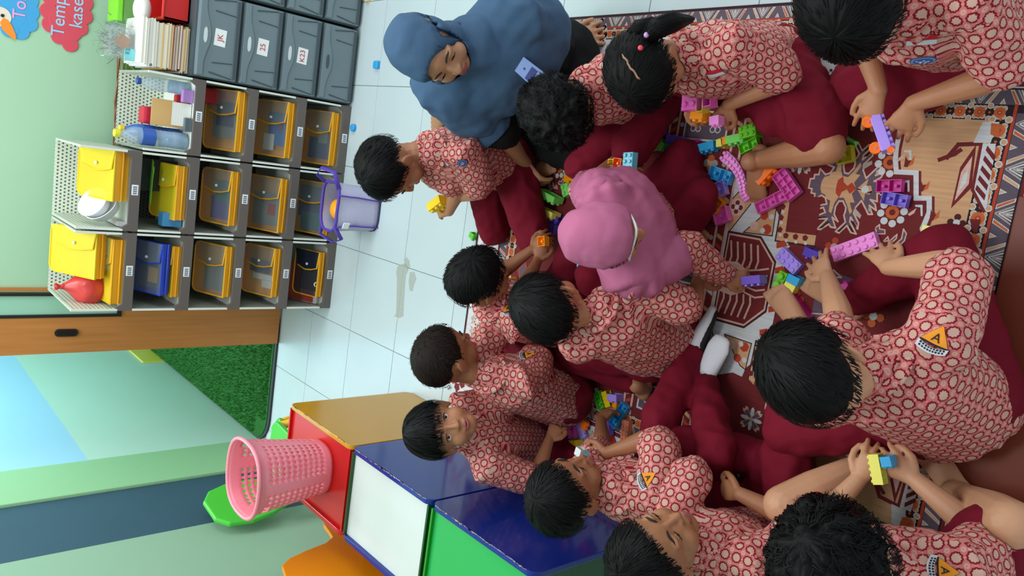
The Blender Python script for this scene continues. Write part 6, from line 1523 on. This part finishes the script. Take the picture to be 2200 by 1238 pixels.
# pale inner shirt collar showing at the kneeling boy's neck is left to the shirt; lanyard card of the woman
sc_ = [c for c in PEOPLE['T']['obj'].children if c.name.startswith('headscarf')][0]
hits = [h for h in (on_cloth(sc_, 1140, 157), on_cloth(PEOPLE['T']['shirt'], 1140, 157)) if h]
dist = min((h[1]+h[3]-CC).length for h in hits)-0.035
def at_d(x, y, d): return CC+ray(x, y).normalized()*d
cp = [at_d(1125, 122, dist-.01), at_d(1172, 158, dist-.015), at_d(1150, 192, dist-.005), at_d(1106, 152, dist)]
cn = (cp[1]-cp[0]).cross(cp[3]-cp[0]).normalized(); cn = cn if cn.dot(CC-cp[0]) > 0 else -cn
to = PEOPLE['T']['obj']; k = B(); k.prism(cp, cn*.002); cd = k.build('lanyard_card', mat('pale_blue_card', (130, 160, 215), 0.3), to)
q = lambda u, v: cp[0].lerp(cp[1], u).lerp(cp[3].lerp(cp[2], u), v)+cn*.0025
k = B(); k.prism([q(.45, .15), q(.72, .15), q(.72, .92), q(.45, .92)], cn*.0004); k.build('card_panel', mat('navy_card_print', (40, 58, 130), 0.4), cd)
k = B(); k.prism([q(.22, .45), q(.30, .45), q(.30, .58), q(.22, .58)], cn*.0004); k.build('card_emblem', mat('navy_card_print', (40, 58, 130), 0.4), cd)
# ponytails and beads of the girl
r = PEOPLE['C']; P = r['P']; o = r['obj']
def lock(pts, rad, nm, seed):
    rnd = random.Random(seed); b = B(); b.tube(pts, rad, 12)
    for _ in range(160):
        off = Vector((rnd.gauss(0, 1), rnd.gauss(0, 1), rnd.gauss(0, 1))).normalized(); w = rnd.uniform(.6, 1.15); ps = [Vector(p)+off*rad[i]*w for i, p in enumerate(pts)]
        sd = (ps[-1]-ps[0]).cross(off).normalized()*.0009; k = len(b.v)
        for p in ps: b.v += [p+sd, p-sd]
        b.f += [(k+2*i, k+2*i+1, k+2*i+3, k+2*i+2) for i in range(len(ps)-1)]; b.c += [None]*(len(ps)-1)
    return b.build(nm, m_hair, o, smooth=True)
def toG(lst): return [G(*p) for p in lst]
lock(toG([(1386, 84, .60), (1410, 62, .60), (1445, 48, .56), (1485, 42, .50)]), [.014, .024, .024, .008], 'ponytail', 1)
lock(toG([(1352, 80, .60), (1372, 62, .60), (1400, 55, .57), (1440, 56, .52)]), [.014, .022, .02, .008], 'ponytail', 2)
lock(toG([(1440, 105, .50), (1456, 122, .45), (1470, 130, .42), (1490, 112, .40)]), [.012, .014, .010, .004], 'side_lock', 3)
for nm, p, c in (('hair_bead', (1389, 75, .615), (190, 150, 205)), ('hair_bead', (1376, 103, .625), (220, 70, 90)), ('hair_bead', (1317, 124, .63), (225, 130, 190))):
    B().ball(G(*p), .0065, 12, 8).build(nm, mat('bead_%d' % c[0], c, 0.3), o, smooth=True)
# centre parting of the girl: a pale line of scalp
pt = toG([(1337, 118, .635), (1350, 135, .64), (1362, 155, .635), (1375, 172, .615)])

ht = [c for c in o.children if c.name.startswith('hair') and not c.name.startswith('hair_bead')][0]; hb = BVHTree.FromPolygons([v.co+ORGN[ht.name] for v in ht.data.vertices], [tuple(q.vertices) for q in ht.data.polygons])
b = B(); L = []
for i in range(13):
    f = i/12*3; k = min(2, int(f)); q = pt[k].lerp(pt[k+1], f-k); dr = (q-CC).normalized(); hit = hb.ray_cast(CC, dr)
    if hit[0] is not None: L.append(hit[0]-dr*.003+Vector((0, 0, .0)))
if len(L) > 3: b.tube([q+Vector((random.uniform(-.002, .002), random.uniform(-.002, .002), 0)) for q in L], [.001]+[.0026]*(len(L)-2)+[.001], 6); b.build('hair_parting', mat('scalp', (150, 116, 92), 0.7), o, smooth=True)
